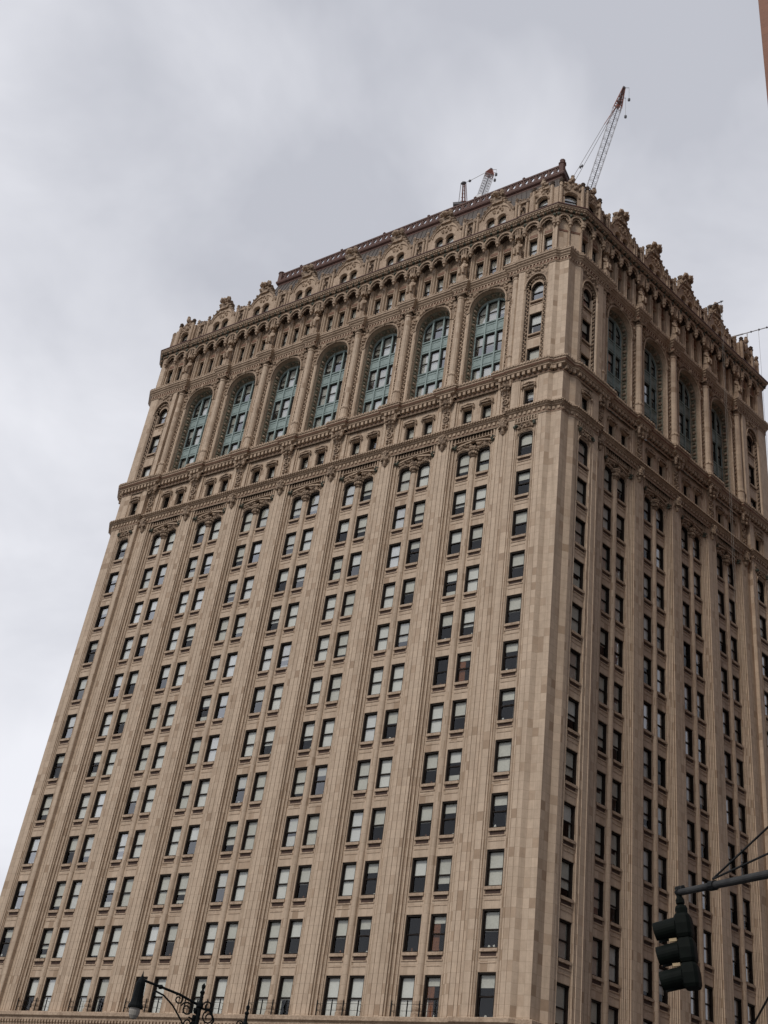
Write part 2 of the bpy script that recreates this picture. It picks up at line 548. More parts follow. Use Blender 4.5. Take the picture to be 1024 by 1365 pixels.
class Facade:
    def __init__(s, left):
        s.left = left
        if left:
            s.rot = Matrix.Rotation(math.pi, 4, 'Z')
        else:
            s.rot = Matrix(((-SN, CN, 0, 0), (-CN, -SN, 0, 0), (0, 0, 1, 0), (0, 0, 0, 1)))
        s.k = 1.0 if left else KR
        s.n = 7 if left else 4
        s.c = [(C1L + i * DL) if left else (C1R + i * DR) for i in range(s.n)]
        D = DL if left else DR
        s.piers = [s.c[0] - D / 2 + i * D for i in range(s.n + 1)]
        s.S = (2.535, 47.35) if left else (2.50, 28.90)            # single-window bays of the corner pavilions
        s.edge = (0.75, 49.50) if left else (1.05, 31.50)

    def at(s, u, o, z=0.0):
        if s.left:
            return Vector((-u, -o, z + Z0))
        return Vector((u * SN + o * CN, u * CN - o * SN, z + Z0))

    def xy(s, u, o):
        p = s.at(u, o)
        return (p.x, p.y)

    def mtx(s, u, o=0.0, z=0.0, sx=None, flip=False):
        sx = s.k if sx is None else sx
        if flip:
            sx = -sx
        return Matrix.Translation(s.at(u, o, z)) @ s.rot @ Matrix.Diagonal((sx, 1, 1, 1))


FL, FR = Facade(True), Facade(False)
FS = (FL, FR)

PAV = 0.76        # face of the corner pavilions
PIER = 0.45       # face of the piers
A = FL.xy(0.75, PAV)
B = FR.xy(1.05, PAV)
P1, P2, P3 = (-0.45, -0.50), (0.42, -0.44), (0.62, 0.46)


def plan(bay, pav, ressaut=0.0, rw=0.55, step=0.62, corner_pier=True):
    """plan line of the street fronts, walked along the left front, round the corner, along the right front"""
    pts = [(-50.95, 30.0), (-50.95, 0.55)]
    # left front, far end to corner
    f = FL
    pts.append(f.xy(f.edge[1], pav))
    pr = f.piers
    pts += [f.xy(pr[-1] + step, pav), f.xy(pr[-1] + step, bay)] if abs(pav - bay) > 1e-4 else []
    for u in reversed(pr):
        if ressaut:
            pts += [f.xy(u + rw, bay), f.xy(u + rw, bay + ressaut), f.xy(u - rw, bay + ressaut), f.xy(u - rw, bay)]
    pts += [f.xy(pr[0] - step, bay), f.xy(pr[0] - step, pav)] if abs(pav - bay) > 1e-4 else []
    d = pav - PAV
    a, b = FL.xy(0.75 + 0.33 * d * 0, pav), FR.xy(1.05, pav)
    if abs(d) > 1e-6:
        a = FL.xy(0.75 - 0.36 * d, pav); b = FR.xy(1.05 - 0.37 * d, pav)
    pts.append(a)
    if corner_pier:
        pts += [P1, P2, P3]
    pts.append(b)
    f = FR
    pr = f.piers
    pts += [f.xy(pr[0] - step, pav), f.xy(pr[0] - step, bay)] if abs(pav - bay) > 1e-4 else []
    for u in pr:
        if ressaut:
            pts += [f.xy(u - rw, bay), f.xy(u - rw, bay + ressaut), f.xy(u + rw, bay + ressaut), f.xy(u + rw, bay)]
    pts += [f.xy(pr[-1] + step, bay), f.xy(pr[-1] + step, pav)] if abs(pav - bay) > 1e-4 else []
    pts += [f.xy(f.edge[1], pav), f.xy(31.95, -0.40), f.xy(31.95, -32.0)]
    return pts


def offset_path(pts, d):
    n = len(pts)
    res = []
    for i in range(n):
        nn = []
        for a, b in ((i - 1, i), (i, i + 1)):
            if a < 0 or b >= n:
                continue
            dx, dy = pts[b][0] - pts[a][0], pts[b][1] - pts[a][1]
            l = math.hypot(dx, dy)
            if l < 1e-9:
                continue
            nn.append((dy / l, -dx / l))
        if len(nn) == 1:
            mx, my = nn[0]
        else:
            sx, sy = nn[0][0] + nn[1][0], nn[0][1] + nn[1][1]
            q = max(1 + nn[0][0] * nn[1][0] + nn[0][1] * nn[1][1], 0.3)
            mx, my = sx / q, sy / q
        res.append((pts[i][0] + mx * d, pts[i][1] + my * d))
    return res


def sweep(mb, pts, prof, mats):
    """moulding: prof = [(projection, z)...] swept along the plan line"""
    lines = [offset_path(pts, o) for o, z in prof]
    for j in range(len(prof) - 1):
        mt = mats if isinstance(mats, str) else mats[j]
        za, zb = prof[j][1] + Z0, prof[j + 1][1] + Z0
        la, lb = lines[j], lines[j + 1]
        u = 0.0
        for i in range(len(pts) - 1):
            l = math.hypot(pts[i + 1][0] - pts[i][0], pts[i + 1][1] - pts[i][1])
            h0 = za if abs(zb - za) > 1e-3 else za + prof[j][0]
            h1 = zb if abs(zb - za) > 1e-3 else za + prof[j + 1][0]
            mb.face([(*la[i], za), (*la[i + 1], za), (*lb[i + 1], zb), (*lb[i], zb)], mt,
                    [(u, h0), (u + l, h0), (u + l, h1), (u, h1)])
            u += l


def along(pts, d, gap, minlen=0.18):
    """points spaced along the plan line at projection d: (x, y, direction)"""
    line = offset_path(pts, d)
    for i in range(1, len(line) - 2):                # leave out the hidden return walls
        (x0, y0), (x1, y1) = line[i], line[i + 1]
        l = math.hypot(x1 - x0, y1 - y0)
        if l < minlen:
            continue
        n = max(1, round(l / gap))
        for k in range(n):
            t = (k + 0.5) / n
            yield x0 + (x1 - x0) * t, y0 + (y1 - y0) * t, (x1 - x0) / l, (y1 - y0) / l


def block(mb, x, y, dx, dy, wdt, depth, z0, z1, mat):
    """small block standing on the plan line, projecting to the outside"""
    nx, ny = dy, -dx
    h = wdt / 2
    q = [(x - dx * h, y - dy * h), (x + dx * h, y + dy * h), (x + dx * h + nx * depth, y + dy * h + ny * depth),
         (x - dx * h + nx * depth, y - dy * h + ny * depth)]
    mb.prism(q[::-1], z0 + Z0, z1 + Z0, mat)


tower = empty('office_tower', (-12.0, 12.0, 0.0))
tag(tower, 'tall tan terracotta office block with arched green upper windows, gabled top and brown roof', 'building')
TINV = Matrix.Translation((12.0, -12.0, 0.0))


def part(name, me, mtx=None, parent=None):
    """a part of the tower; mtx is in world space"""
    o = bpy.data.objects.new(name, me)
    COL.objects.link(o)
    o.parent = parent or tower
    mtx = mtx or Matrix.Identity(4)
    o.matrix_local = (TINV @ mtx) if parent is None else mtx
    return o


P = 3.8
ROWS = range(2, 13)


def row_top(k):
    return -(k - 2) * P


# ------------------------------------------------------------------ shaft: one bay of the twelve storeys
WX0, WX1 = 0.355, 1.55          # window opening in a paired bay
WH = 2.40
Z_BOT = -40.70


def spandrel(mb, x0, x1, zt, zb, o=0.0, depth=0.42):
    """wall under a window sill (zt) down to the head of the next window (zb)"""
    mb.box(x0, x1, o - depth, o, zb, zt - 0.46, 'stone', 'r')
    mb.box(x0, x1, o - depth, o - 0.10, zt - 0.46, zt - 0.20, 'stone', 'r')
    mb.box(x0 + 0.07, x1 - 0.07, o - 0.102, o - 0.03, zt - 0.43, zt - 0.23, 'slot', 'r')
    mb.box(x0, x0 + 0.09, o - 0.11, o - 0.004, zt - 0.46, zt - 0.20, 'trim', 'r')
    mb.box(x1 - 0.09, x1, o - 0.11, o - 0.004, zt - 0.46, zt - 0.20, 'trim', 'r')
    mb.box(x0, x1, o - depth, o + 0.09, zt - 0.20, zt, 'trim', 'r')
    mb.box(x0, x1, o - 0.02, o + 0.05, zt - 0.56, zt - 0.47, 'trim', 'r')
    mb.box(x0 + 0.05, x1 - 0.05, o - 0.02, o + 0.025, zt - 0.88, zt - 0.82, 'trim', 'r')


def shaft_bay():
    mb = MB()
    zt = 5.3
    for s in (-1, 1):
        prof = [(1.55, -0.42), (1.55, 0.0), (1.64, 0.0), (1.64, 0.10), (1.70, 0.10), (1.75, 0.15), (1.80, 0.12), (1.82, 0.07), (1.86, 0.07),
                (1.86, 0.22), (1.96, 0.22), (2.00, 0.27), (2.05, 0.23), (2.07, 0.19), (2.10, 0.19), (2.10, 0.36), (2.20, 0.36), (2.20, 0.32), (2.24, 0.32),
                (2.24, PIER), (2.455, PIER), (2.475, PIER - 0.07), (2.495, PIER), (2.872, PIER), (2.892, PIER - 0.07)]
        prof = [(s * x, y) for x, y in prof]
        mb.profile(prof, Z_BOT, zt, 'stone')
    # mullion with a round shaft
    mb.profile([(-0.355, -0.42), (-0.355, 0.0), (-0.24, 0.0)], Z_BOT, zt, 'stone')
    mb.profile([(0.24, 0.0), (0.355, 0.0), (0.355, -0.42)], Z_BOT, zt, 'stone')
    arc = [(0.24 * math.cos(a), 0.0 + 0.20 * math.sin(a)) for a in [math.pi - math.pi * i / 8 for i in range(9)]]
    mb.profile(arc, Z_BOT + 1.1, 3.1, 'stone')
    for s in (-1, 1):
        x0, x1 = (WX0, WX1) if s > 0 else (-WX1, -WX0)
        for k in ROWS:
            if k == 12:
                continue
            spandrel(mb, x0, x1, row_top(k) - WH, row_top(k + 1))
        spandrel(mb, x0, x1, 1.42, 0.0)
        # rounded head of the top window
        xs = [x0 + (x1 - x0) * i / 10 for i in range(11)]
        def zl(x, c=(x0 + x1) / 2, h=(x1 - x0) / 2):
            t = abs(x - c) / h
            return 3.98 - (0.30 * (1 - math.sqrt(max(0, 1 - ((t - 0.5) / 0.5) ** 2))) if t > 0.5 else 0)
        mb.strips(xs, zl, lambda x: 5.3, -0.42, 0.0, 'stone')
    # base rings of the mullion
    mb.lathe(0, 0.02, [(0.34, Z_BOT), (0.34, Z_BOT + 0.35), (0.26, Z_BOT + 0.5), (0.30, Z_BOT + 0.6), (0.30, Z_BOT + 0.72),
                       (0.23, Z_BOT + 0.8), (0.23, Z_BOT + 1.1)], 'trim', 10)
    return mb


def relief(mb, x0, x1, z0, z1, y, n, mat='relief', size=0.16, rnd=None, dep=0.5):
    rnd = rnd or random
    for i in range(n):
        r = size * rnd.uniform(0.6, 1.15)
        mb.lump(rnd.uniform(x0 + r, x1 - r), y, rnd.uniform(z0 + r, z1 - r), r, r * dep, r * rnd.uniform(0.6, 1.1), mat, 0.3, rnd)


def shaft_head():
    """carved hood over the paired top windows, capital on the mullion, frieze panels, pier crest"""
    mb = MB()
    rnd = random.Random(3)
    # capital
    mb.lathe(0, 0.05, [(0.22, 3.05), (0.30, 3.12), (0.22, 3.2), (0.25, 3.3), (0.40, 3.85), (0.46, 3.9), (0.46, 4.02), (0.30, 4.1)], 'relief', 8)
    for a in range(7):
        t = math.pi * a / 6
        mb.lump(0.34 * math.cos(t), 0.05 + 0.30 * math.sin(t), 3.45, 0.11, 0.10, 0.16, 'relief', 0.2, rnd)
        mb.lump(0.40 * math.cos(t), 0.05 + 0.36 * math.sin(t), 3.75, 0.11, 0.10, 0.12, 'relief', 0.2, rnd)
    # shouldered mouldings round the heads
    for s in (-1, 1):
        pts = [(s * 1.62, 0.06, 3.3), (s * 1.60, 0.08, 3.75), (s * 1.42, 0.10, 4.02), (s * 1.1, 0.10, 4.10), (s * 0.6, 0.10, 4.06), (s * 0.36, 0.10, 3.95)]
        mb.tube(pts, 0.06, 'trim', 5)
    # ogee hood
    xs = [-1.85 + 3.7 * i / 16 for i in range(17)]
    lo = lambda x: 4.30 + 0.36 * (1 - (abs(x) / 1.85) ** 1.6)
    mb.strips(xs, lo, lambda x: lo(x) + 0.14, -0.02, 0.26, 'trim')
    for i in range(40):
        x = rnd.uniform(-1.6, 1.6)
        z = rnd.uniform(4.16, lo(x))
        r = rnd.uniform(0.07, 0.15)
        mb.lump(x, 0.10, z, r * 1.2, 0.12, r, 'relief', 0.3, rnd)
    for s in (-1, 1):
        for i in range(6):
            mb.lump(s * (1.84 + rnd.uniform(-.17, .17)), 0.26 + rnd.uniform(-.05, .14), 4.38 + rnd.uniform(-.14, .16), 0.15, 0.15, 0.13, 'foliage_relief', 0.3, rnd)
    mb.lump(0, 0.25, 4.75, 0.22, 0.18, 0.25, 'relief', 0.2, rnd)
    # frieze of small panels
    mb.box(-2.1, 2.1, -0.05, 0.16, 4.72, 5.35, 'relief', 'r')
    n = 14
    for i in range(n + 1):
        x = -2.0 + 4.0 * i / n
        mb.box(x - 0.035, x + 0.035, 0.0, 0.34, 4.86, 5.36, 'trim', 'r')
        if i < n:
            mb.lump(x + 2.0 / n, 0.19, 5.16, 0.09, 0.10, 0.13, 'trim', 0.15, rnd)
    mb.box(-2.05, 2.05, 0.0, 0.32, 4.80, 4.88, 'trim', 'r')
    for s in (-1, 1):
        mb.box(s * 2.03 - 0.07, s * 2.03 + 0.07, 0.0, 0.44, 4.3, 5.4, 'trim', 'r')
        mb.box(s * 1.72 - 0.05, s * 1.72 + 0.05, 0.0, 0.38, 4.55, 5.4, 'trim', 'r')
    return mb


def pier_crest():
    mb = MB()
    rnd = random.Random(5)
    mb.box(-0.42, 0.42, PIER - 0.02, PIER + 0.10, 4.75, 5.95, 'trim', 'r')
    mb.lathe(0, PIER + 0.08, [(0.10, 4.3), (0.20, 4.5), (0.22, 4.8), (0.34, 5.0), (0.40, 5.3), (0.34, 5.7), (0.2, 5.95)], 'relief', 9)
    for i in range(18):
        t = rnd.uniform(0.1, math.pi - 0.1)
        mb.lump(0.36 * math.cos(t), PIER + 0.08 + 0.34 * math.sin(t), rnd.uniform(4.8, 5.9), 0.11, 0.11, 0.13, 'relief', 0.3, rnd)
    mb.ring(0, PIER + 0.40, 5.4, 0.22, 0.05, 'trim', 10)
    return mb


for f in FS:
    mesh_shaft = shaft_bay().mesh('wall') if f is FL else mesh_shaft
    mesh_head = shaft_head().mesh('carved_hood') if f is FL else mesh_head
    mesh_crest = pier_crest().mesh('pier_crest') if f is FL else mesh_crest
    for u in f.c:
        part('wall', mesh_shaft, f.mtx(u))
        part('carved_hood', mesh_head, f.mtx(u))
    for u in f.piers:
        part('pier_crest', mesh_crest, f.mtx(u))


# ------------------------------------------------------------------ corner pavilions
def pav_profile(corner, pier, s, half=0.635, base=0.62):
    """half a pavilion front from the window jamb to the corner (s<0) or to the pier (s>0)"""
    pr = [(half, base - 0.42), (half, base), (half + 0.07, base), (half + 0.07, base + 0.06), (half + 0.13, base + 0.11),
          (half + 0.19, base + 0.06), (half + 0.21, base + 0.02), (half + 0.25, base + 0.02), (half + 0.25, base + 0.10),
          (half + 0.36, base + 0.10), (half + 0.38, base + 0.05), (half + 0.41, PAV)]
    if s < 0:
        n = 2
        x0 = half + 0.41
        pr += [(x0 + (corner - x0) / 2 - 0.01, PAV), (x0 + (corner - x0) / 2, PAV - 0.03), (x0 + (corner - x0) / 2 + 0.01, PAV), (corner, PAV)]
    else:
        pr += [(pier - 0.72, PAV), (pier - 0.67, PAV + 0.04), (pier - 0.62, PAV), (pier - 0.62, PIER), (pier - 0.30, PIER),
               (pier - 0.28, PIER - 0.07), (pier - 0.26, PIER), (pier - 0.02, PIER), (pier, PIER - 0.07)]
    return [(s * x, y) for x, y in pr]


def pav_shaft(corner, pier):
    mb = MB()
    mb.profile(pav_profile(corner, pier, -1), Z_BOT, 5.3, 'stone')
    mb.profile(pav_profile(corner, pier, 1), Z_BOT, 5.3, 'stone')
    h, b = 0.635, 0.62
    for k in ROWS:
        if k < 12:
            spandrel(mb, -h, h, row_top(k) - WH, row_top(k + 1), b)
    spandrel(mb, -h, h, 1.42, 0.0, b)
    xs = [-h + 2 * h * i / 12 for i in range(13)]
    def zl(x):
        t = abs(x) / h
        return 3.85 - (0.28 * (1 - math.sqrt(max(0, 1 - ((t - 0.5) / 0.5) ** 2))) if t > 0.5 else 0)
    mb.strips(xs, zl, lambda x: 5.3, b - 0.42, b, 'stone')
    # hood and frieze
    rnd = random.Random(11)
    pts = [(-0.78, b + .06, 3.2), (-0.76, b + .1, 3.6), (-0.6, b + .12, 3.92), (-.3, b + .12, 4.02), (.3, b + .12, 4.02), (.6, b + .12, 3.92), (.76, b + .1, 3.6), (.78, b + .06, 3.2)]
    mb.tube(pts, 0.06, 'trim', 5)
    for i in range(26):
        x = rnd.uniform(-0.8, 0.8)
        mb.lump(x, b + 0.1, rnd.uniform(4.2, 4.75 - 0.2 * abs(x)), 0.13, 0.13, 0.11, 'relief', 0.3, rnd)
    for s in (-1, 1):
        for i in range(4):
            mb.lump(s * 0.85 + rnd.uniform(-.12, .12), b + 0.25, 4.45 + rnd.uniform(-.12, .12), 0.14, 0.14, 0.12, 'foliage_relief', 0.3, rnd)
    mb.box(-1.02, 1.02, b - 0.02, b + 0.06, 4.78, 5.35, 'grime_shade', 'r')
    for i in range(9):
        x = -1.0 + 2.0 * i / 8
        mb.box(x - 0.04, x + 0.04, b, b + 0.20, 4.82, 5.36, 'trim', 'r')
        if i < 8:
            mb.lump(x + 0.125, b + 0.08, 5.15, 0.08, 0.09, 0.12, 'trim', 0.15, rnd)
    mb.box(-1.05, 1.05, b, b + 0.19, 4.76, 4.84, 'trim', 'r')
    return mb


def pavs():
    """each pavilion front: facade, window centre, length to the corner, length to the pier, mirrored?"""
    for f in FS:
        yield f, f.S[0], f.S[0] - f.edge[0], f.piers[0] - f.S[0], (not f.left)
        yield f, f.S[1], f.edge[1] - f.S[1], f.S[1] - f.piers[-1], f.left


PAVS = list(pavs())
for f, u, cl, pl, flip in PAVS:
    part('wall', pav_shaft(cl, pl).mesh('wall'), f.mtx(u, sx=1.0, flip=flip))


def corner_wall(pts, z0, z1):
    mb = MB()
    mb.profile(pts, z0 + Z0, z1 + Z0, 'stone')
    return mb.mesh('corner_wall')


def split(p, q, n):
    return [(p[0] + (q[0] - p[0]) * i / n, p[1] + (q[1] - p[1]) * i / n) for i in range(n + 1)]


CORNER = [A, P1] + split(P1, P2, 2)[1:] + split(P2, P3, 2)[1:] + [B]
part('corner_wall', corner_wall(CORNER, Z_BOT, 23.0))
ENDL = [(-50.95, 0.55), FL.xy(FL.edge[1], PAV)]
ENDR = [FR.xy(FR.edge[1], PAV), FR.xy(33.0, -0.50)]
part('corner_wall', corner_wall([(-50.95, 30.0)] + ENDL, Z_BOT, 29.0))
part('corner_wall', corner_wall(ENDR + [FR.xy(33.0, -32.0)], Z_BOT, 29.0))
# rear walls, dark rooms and flat roof
mb = MB()
back = [(-50.95, 30.0), FR.xy(33.0, -32.0)]
mb.profile([(-50.95, 30.0), (-22.0, 30.4), (FR.xy(33.0, -32.0)[0], 30.9), FR.xy(33.0, -32.0)], Z_BOT + Z0, 29.0 + Z0, 'ashlar')
part('rear_wall', mb.mesh('rear_wall'))
mb = MB()
inner = [(-50.6, 29.5), (-50.6, 3.0), FL.xy(49.0, -2.0)] + [(-1.9, 2.0)] + [FR.xy(2.2, -2.0)] + [FR.xy(31.6, -2.0), FR.xy(31.6, -31.0)]
mb.prism(inner, 0.05, 29.2 + Z0, 'room')
part('interior', mb.mesh('interior'))

# ------------------------------------------------------------------ lower cornice, base
mb = MB()
pl0 = plan(0.56, 0.80)
sweep(mb, pl0, [(0.0, Z_BOT - 1.1), (0.12, Z_BOT - 1.0), (0.12, Z_BOT - 0.75), (0.30, Z_BOT - 0.55), (0.30, Z_BOT - 0.40), (0.48, Z_BOT - 0.28), (0.48, Z_BOT - 0.05), (0.42, Z_BOT), (-0.85, Z_BOT)], 'trim')
for x, y, dx, dy in along(pl0, 0.12, 0.32):
    block(mb, x, y, dx, dy, 0.17, 0.18, Z_BOT - 0.74, Z_BOT - 0.56, 'trim')
part('cornice', mb.mesh('cornice'))
mb = MB()
sweep(mb, plan(0.54, 0.78), [(0.35, -Z0 + 0.0), (0.35, -Z0 + 1.2), (0.05, -Z0 + 1.4), (0.05, Z_BOT - 1.09)], 'ashlar')
part('base_wall', mb.mesh('base_wall'))
mb = MB()
for x0, x1 in ((-1.9, -0.1), (0.1, 1.9)):
    for z0, z1 in ((-54.3, -50.6), (-49.6, -46.4), (-45.6, -42.6)):
        mb.box(x0, x1, 0.52, 0.66, z0, z1, 'frame', 'r')
        mb.box(x0 + 0.12, x1 - 0.12, 0.61, 0.675, z0 + 0.12, z1 - 0.12, 'room', 'r')
        mb.box(x0 - 0.2, x1 + 0.2, 0.52, 0.76, z0 - 0.25, z0, 'trim', 'r')
mbase = mb.mesh('base_window')
for f in FS:
    for u in f.c:
        part('base_window', mbase, f.mtx(u))

# railings before the lowest windows
mb = MB()
for s in (-1, 1):
    for x in (0.45, 1.62):
        mb.box(s * x - 0.03, s * x + 0.03, 0.40, 0.46, Z_BOT, Z_BOT + 0.95, 'iron')
        mb.lathe(s * x, 0.43, [(0.03, Z_BOT + 0.95), (0.05, Z_BOT + 1.0), (0.0, Z_BOT + 1.15)], 'iron', 6)
    for z in (0.45, 0.85):
        mb.bar((s * 1.62, 0.0, Z_BOT + z), (s * 1.62, 0.43, Z_BOT + z), 0.014, 'iron', 4)
for z in (0.45, 0.85):
    mb.bar((-1.62, 0.43, Z_BOT + z), (1.62, 0.43, Z_BOT + z), 0.014, 'iron', 4)
mrail = mb.mesh('balcony_railing')
for f in FS:
    for u in f.c:
        part('balcony_railing', mrail, f.mtx(u))

# ------------------------------------------------------------------ first string cornice
mb = MB()
pl1 = plan(0.50, 0.80)
sweep(mb, pl1, [(0.0, 5.25), (0.05, 5.36), (0.05, 5.42), (0.02, 5.45), (0.02, 5.80), (0.16, 5.88), (0.16, 5.95), (0.30, 6.03),
                (0.30, 6.12), (0.36, 6.16), (0.36, 6.25), (-0.85, 6.35)],
      ['trim', 'red', 'trim', 'relief', 'trim', 'trim', 'trim', 'trim', 'trim', 'trim', 'trim'])
for x, y, dx, dy in along(pl1, 0.24, 0.26):
    block(mb, x, y, dx, dy, 0.17, 0.19, 6.08, 6.24, 'trim')
for x, y, dx, dy in along(pl1, 0.02, 0.42):
    block(mb, x, y, dx, dy, 0.22, 0.10, 5.50, 5.76, 'trim')
part('cornice', mb.mesh('cornice'))


# ------------------------------------------------------------------ thirteenth storey
def floor13():
    mb = MB()
    rnd = random.Random(21)
    z0, z1 = 6.2, 9.7
    y = 0.22
    for s in (-1, 1):
        c = s * 0.93
        h = 0.47
        for a, b in ((c - h - 0.40, c - h), (c + h, c + h + 0.40)):
            lo, hi = min(a, b), max(a, b)
            mb.box(lo, hi, y - 0.55, y, z0, z1, 'stone', 'r')
        mb.box(c - h, c + h, y - 0.55, y, 8.45, z1, 'stone', 'r')
        # frame moulding and little crest
        mb.tube([(c - h - 0.06, y + 0.03, z0), (c - h - 0.06, y + 0.03, 8.5), (c + h + 0.06, y + 0.03, 8.5), (c + h + 0.06, y + 0.03, z0)], 0.05, 'trim', 4)
        mb.box(c - h - 0.16, c + h + 0.16, y - 0.02, y + 0.22, 8.58, 8.70, 'relief', 'r')
        for i in range(9):
            t = -1 + 2 * i / 8
            mb.lump(c + t * (h + 0.1), y + 0.12, 8.78 + 0.14 * (1 - abs(t)), 0.10, 0.12, 0.09, 'relief', 0.25, rnd)
        for q in (-1, 1):
            mb.lump(c + q * (h + 0.14), y + 0.14, 8.45, 0.11, 0.13, 0.15, 'relief', 0.25, rnd)
    mb.box(-0.06, 0.06, y - 0.5, y + 0.0, z0, z1, 'stone', 'r')
    for s in (-1, 1):
        xa, xb = (1.80, 2.892) if s > 0 else (-2.892, -1.80)
        prof = [(1.80, y), (1.84, y + 0.10), (1.92, y + 0.10), (1.94, y + 0.04), (2.0, y + 0.04), (2.02, y + 0.18), (2.30, y + 0.18),
                (2.32, y + 0.10), (2.40, y + 0.10), (2.892, y + 0.10)]
        mb.profile([(s * a, b) for a, b in prof], z0, z1, 'stone')
    return mb


def pier_bracket():
    """carved console on the pier under the second cornice"""
    mb = MB()
    rnd = random.Random(8)
    y = 0.36
    mb.box(-0.36, 0.36, y - 0.04, y + 0.05, 6.3, 9.5, 'trim', 'r')
    mb.ring(0, y + 0.13, 7.75, 0.27, 0.08, 'relief', 12)
    mb.lump(0, y + 0.12, 7.75, 0.12, 0.12, 0.12, 'trim', 0.1, rnd)
    for z in (6.55, 6.95, 7.2, 8.25, 8.5):
        for s in (-1, 1):
            mb.lump(s * 0.17, y + 0.12, z, 0.14, 0.12, 0.13, 'relief', 0.3, rnd)
    mb.lathe(0, y, [(0.10, 8.55), (0.20, 8.7), (0.24, 8.9), (0.36, 9.1), (0.42, 9.3), (0.55, 9.55), (0.55, 9.75)], 'relief', 8)
    for s in (-1, 0, 1):
        for z, r in ((8.95, 0.14), (9.3, 0.19)):
            mb.lump(s * 0.32, y + 0.34 + (0.12 if s == 0 else 0), z, r, r, r, 'relief', 0.25, rnd)
    for s in (-1, 1):
        mb.lathe(s * 0.52, y + 0.42, [(0.05, 9.05), (0.13, 9.2), (0.13, 9.45), (0.18, 9.55), (0.18, 9.75)], 'trim', 6)
    return mb


mesh13, mesh_br = floor13().mesh('wall'), pier_bracket().mesh('pier_bracket')
for f in FS:
    for u in f.c:
        part('wall', mesh13, f.mtx(u))
    for u in f.piers:
        part('pier_bracket', mesh_br, f.mtx(u))


def pav13(cl, pl):
    mb = MB()
    rnd = random.Random(4)
    h, y, z0, z1 = 0.47, 0.66, 6.2, 9.7
    for s in (-1, 1):
        e = cl if s < 0 else pl - 0.62
        prof = [(h, y - 0.55), (h, y), (h + 0.08, y), (h + 0.11, y + 0.05), (h + 0.15, y), (h + 0.30, y), (h + 0.32, PAV), (h + 0.42, PAV), (h + 0.44, PAV - 0.03),
                (h + 0.46, PAV), (e, PAV)]
        if s > 0:
            prof += [(e, 0.30), (pl, 0.30)]
        mb.profile([(s * a, b) for a, b in prof], z0, z1, 'stone')
    mb.box(-h, h, y - 0.55, y, 8.45, z1, 'stone', 'r')
    mb.box(-h - 0.16, h + 0.16, y - 0.02, y + 0.20, 8.58, 8.70, 'relief', 'r')
    for i in range(9):
        t = -1 + 2 * i / 8
        mb.lump(t * (h + 0.1), y + 0.12, 8.8 + 0.16 * (1 - abs(t)), 0.10, 0.12, 0.09, 'relief', 0.25, rnd)
    for q in (-1, 1):
        mb.lump(q * (h + 0.14), y + 0.14, 8.45, 0.11, 0.13, 0.15, 'relief', 0.25, rnd)
    return mb


for f, u, cl, pl, flip in PAVS:
    part('wall', pav13(cl, pl).mesh('wall'), f.mtx(u, sx=1.0, flip=flip))

# ------------------------------------------------------------------ second cornice
mb = MB()
pl2 = plan(0.46, 0.78, ressaut=0.28, rw=0.58)
sweep(mb, pl2, [(0.0, 9.45), (0.07, 9.55), (0.07, 9.62), (0.03, 9.66), (0.03, 9.98), (0.10, 10.02), (0.30, 10.10), (0.34, 10.12), (0.34, 10.22), (0.46, 10.30),
                (0.54, 10.42), (0.54, 10.54), (0.60, 10.58), (0.60, 10.72), (-0.9, 11.0)],
      ['trim', 'red', 'trim', 'grime_shade', 'trim', 'trim', 'trim', 'trim', 'trim', 'red', 'trim', 'trim', 'trim', 'trim'])
for x, y, dx, dy in along(pl2, 0.03, 0.46):
    block(mb, x, y, dx, dy, 0.25, 0.28, 9.72, 10.06, 'trim')
for x, y, dx, dy in along(pl2, 0.50, 0.30):
    block(mb, x, y, dx, dy, 0.19, 0.14, 10.60, 10.80, 'trim')
part('cornice', mb.mesh('cornice'))

# ------------------------------------------------------------------ arcade of great arches
AW, AO = 1.62, 1.83             # inner (frame) and outer half widths
ASPR, AB = 20.05, 2.0           # springing and rise
DEEP = -0.76


def arch(x, half, spring, rise, n=2.45):
    t = min(1.0, abs(x) / half)
    return spring + rise * (1 - t ** n) ** (1 / n)


def grid(half, extra=(), n=22):
    xs = set([-half * math.cos(math.pi * i / n) for i in range(n + 1)])
    xs.update(extra)
    return sorted(xs)


def arch_path(half, spring, rise, z0, gap):
    """points up one jamb, over the arch and down the other, with outward normal"""
    pts = []
    z = z0
    path = [(-half, z0), (-half, spring)]
    path += [(x, arch(x, half, spring, rise)) for x in grid(half, n=40)[1:-1]]
    path += [(half, spring), (half, z0)]
    acc, nxt = 0.0, gap / 2
    for (x0, za), (x1, zb) in zip(path[:-1], path[1:]):
        l = math.hypot(x1 - x0, zb - za)
        while l > 1e-9 and nxt <= acc + l:
            t = (nxt - acc) / l
            dx, dz = (x1 - x0) / l, (zb - za) / l
            pts.append((x0 + (x1 - x0) * t, za + (zb - za) * t, -dz, dx))
            nxt += gap
        acc += l
    return pts


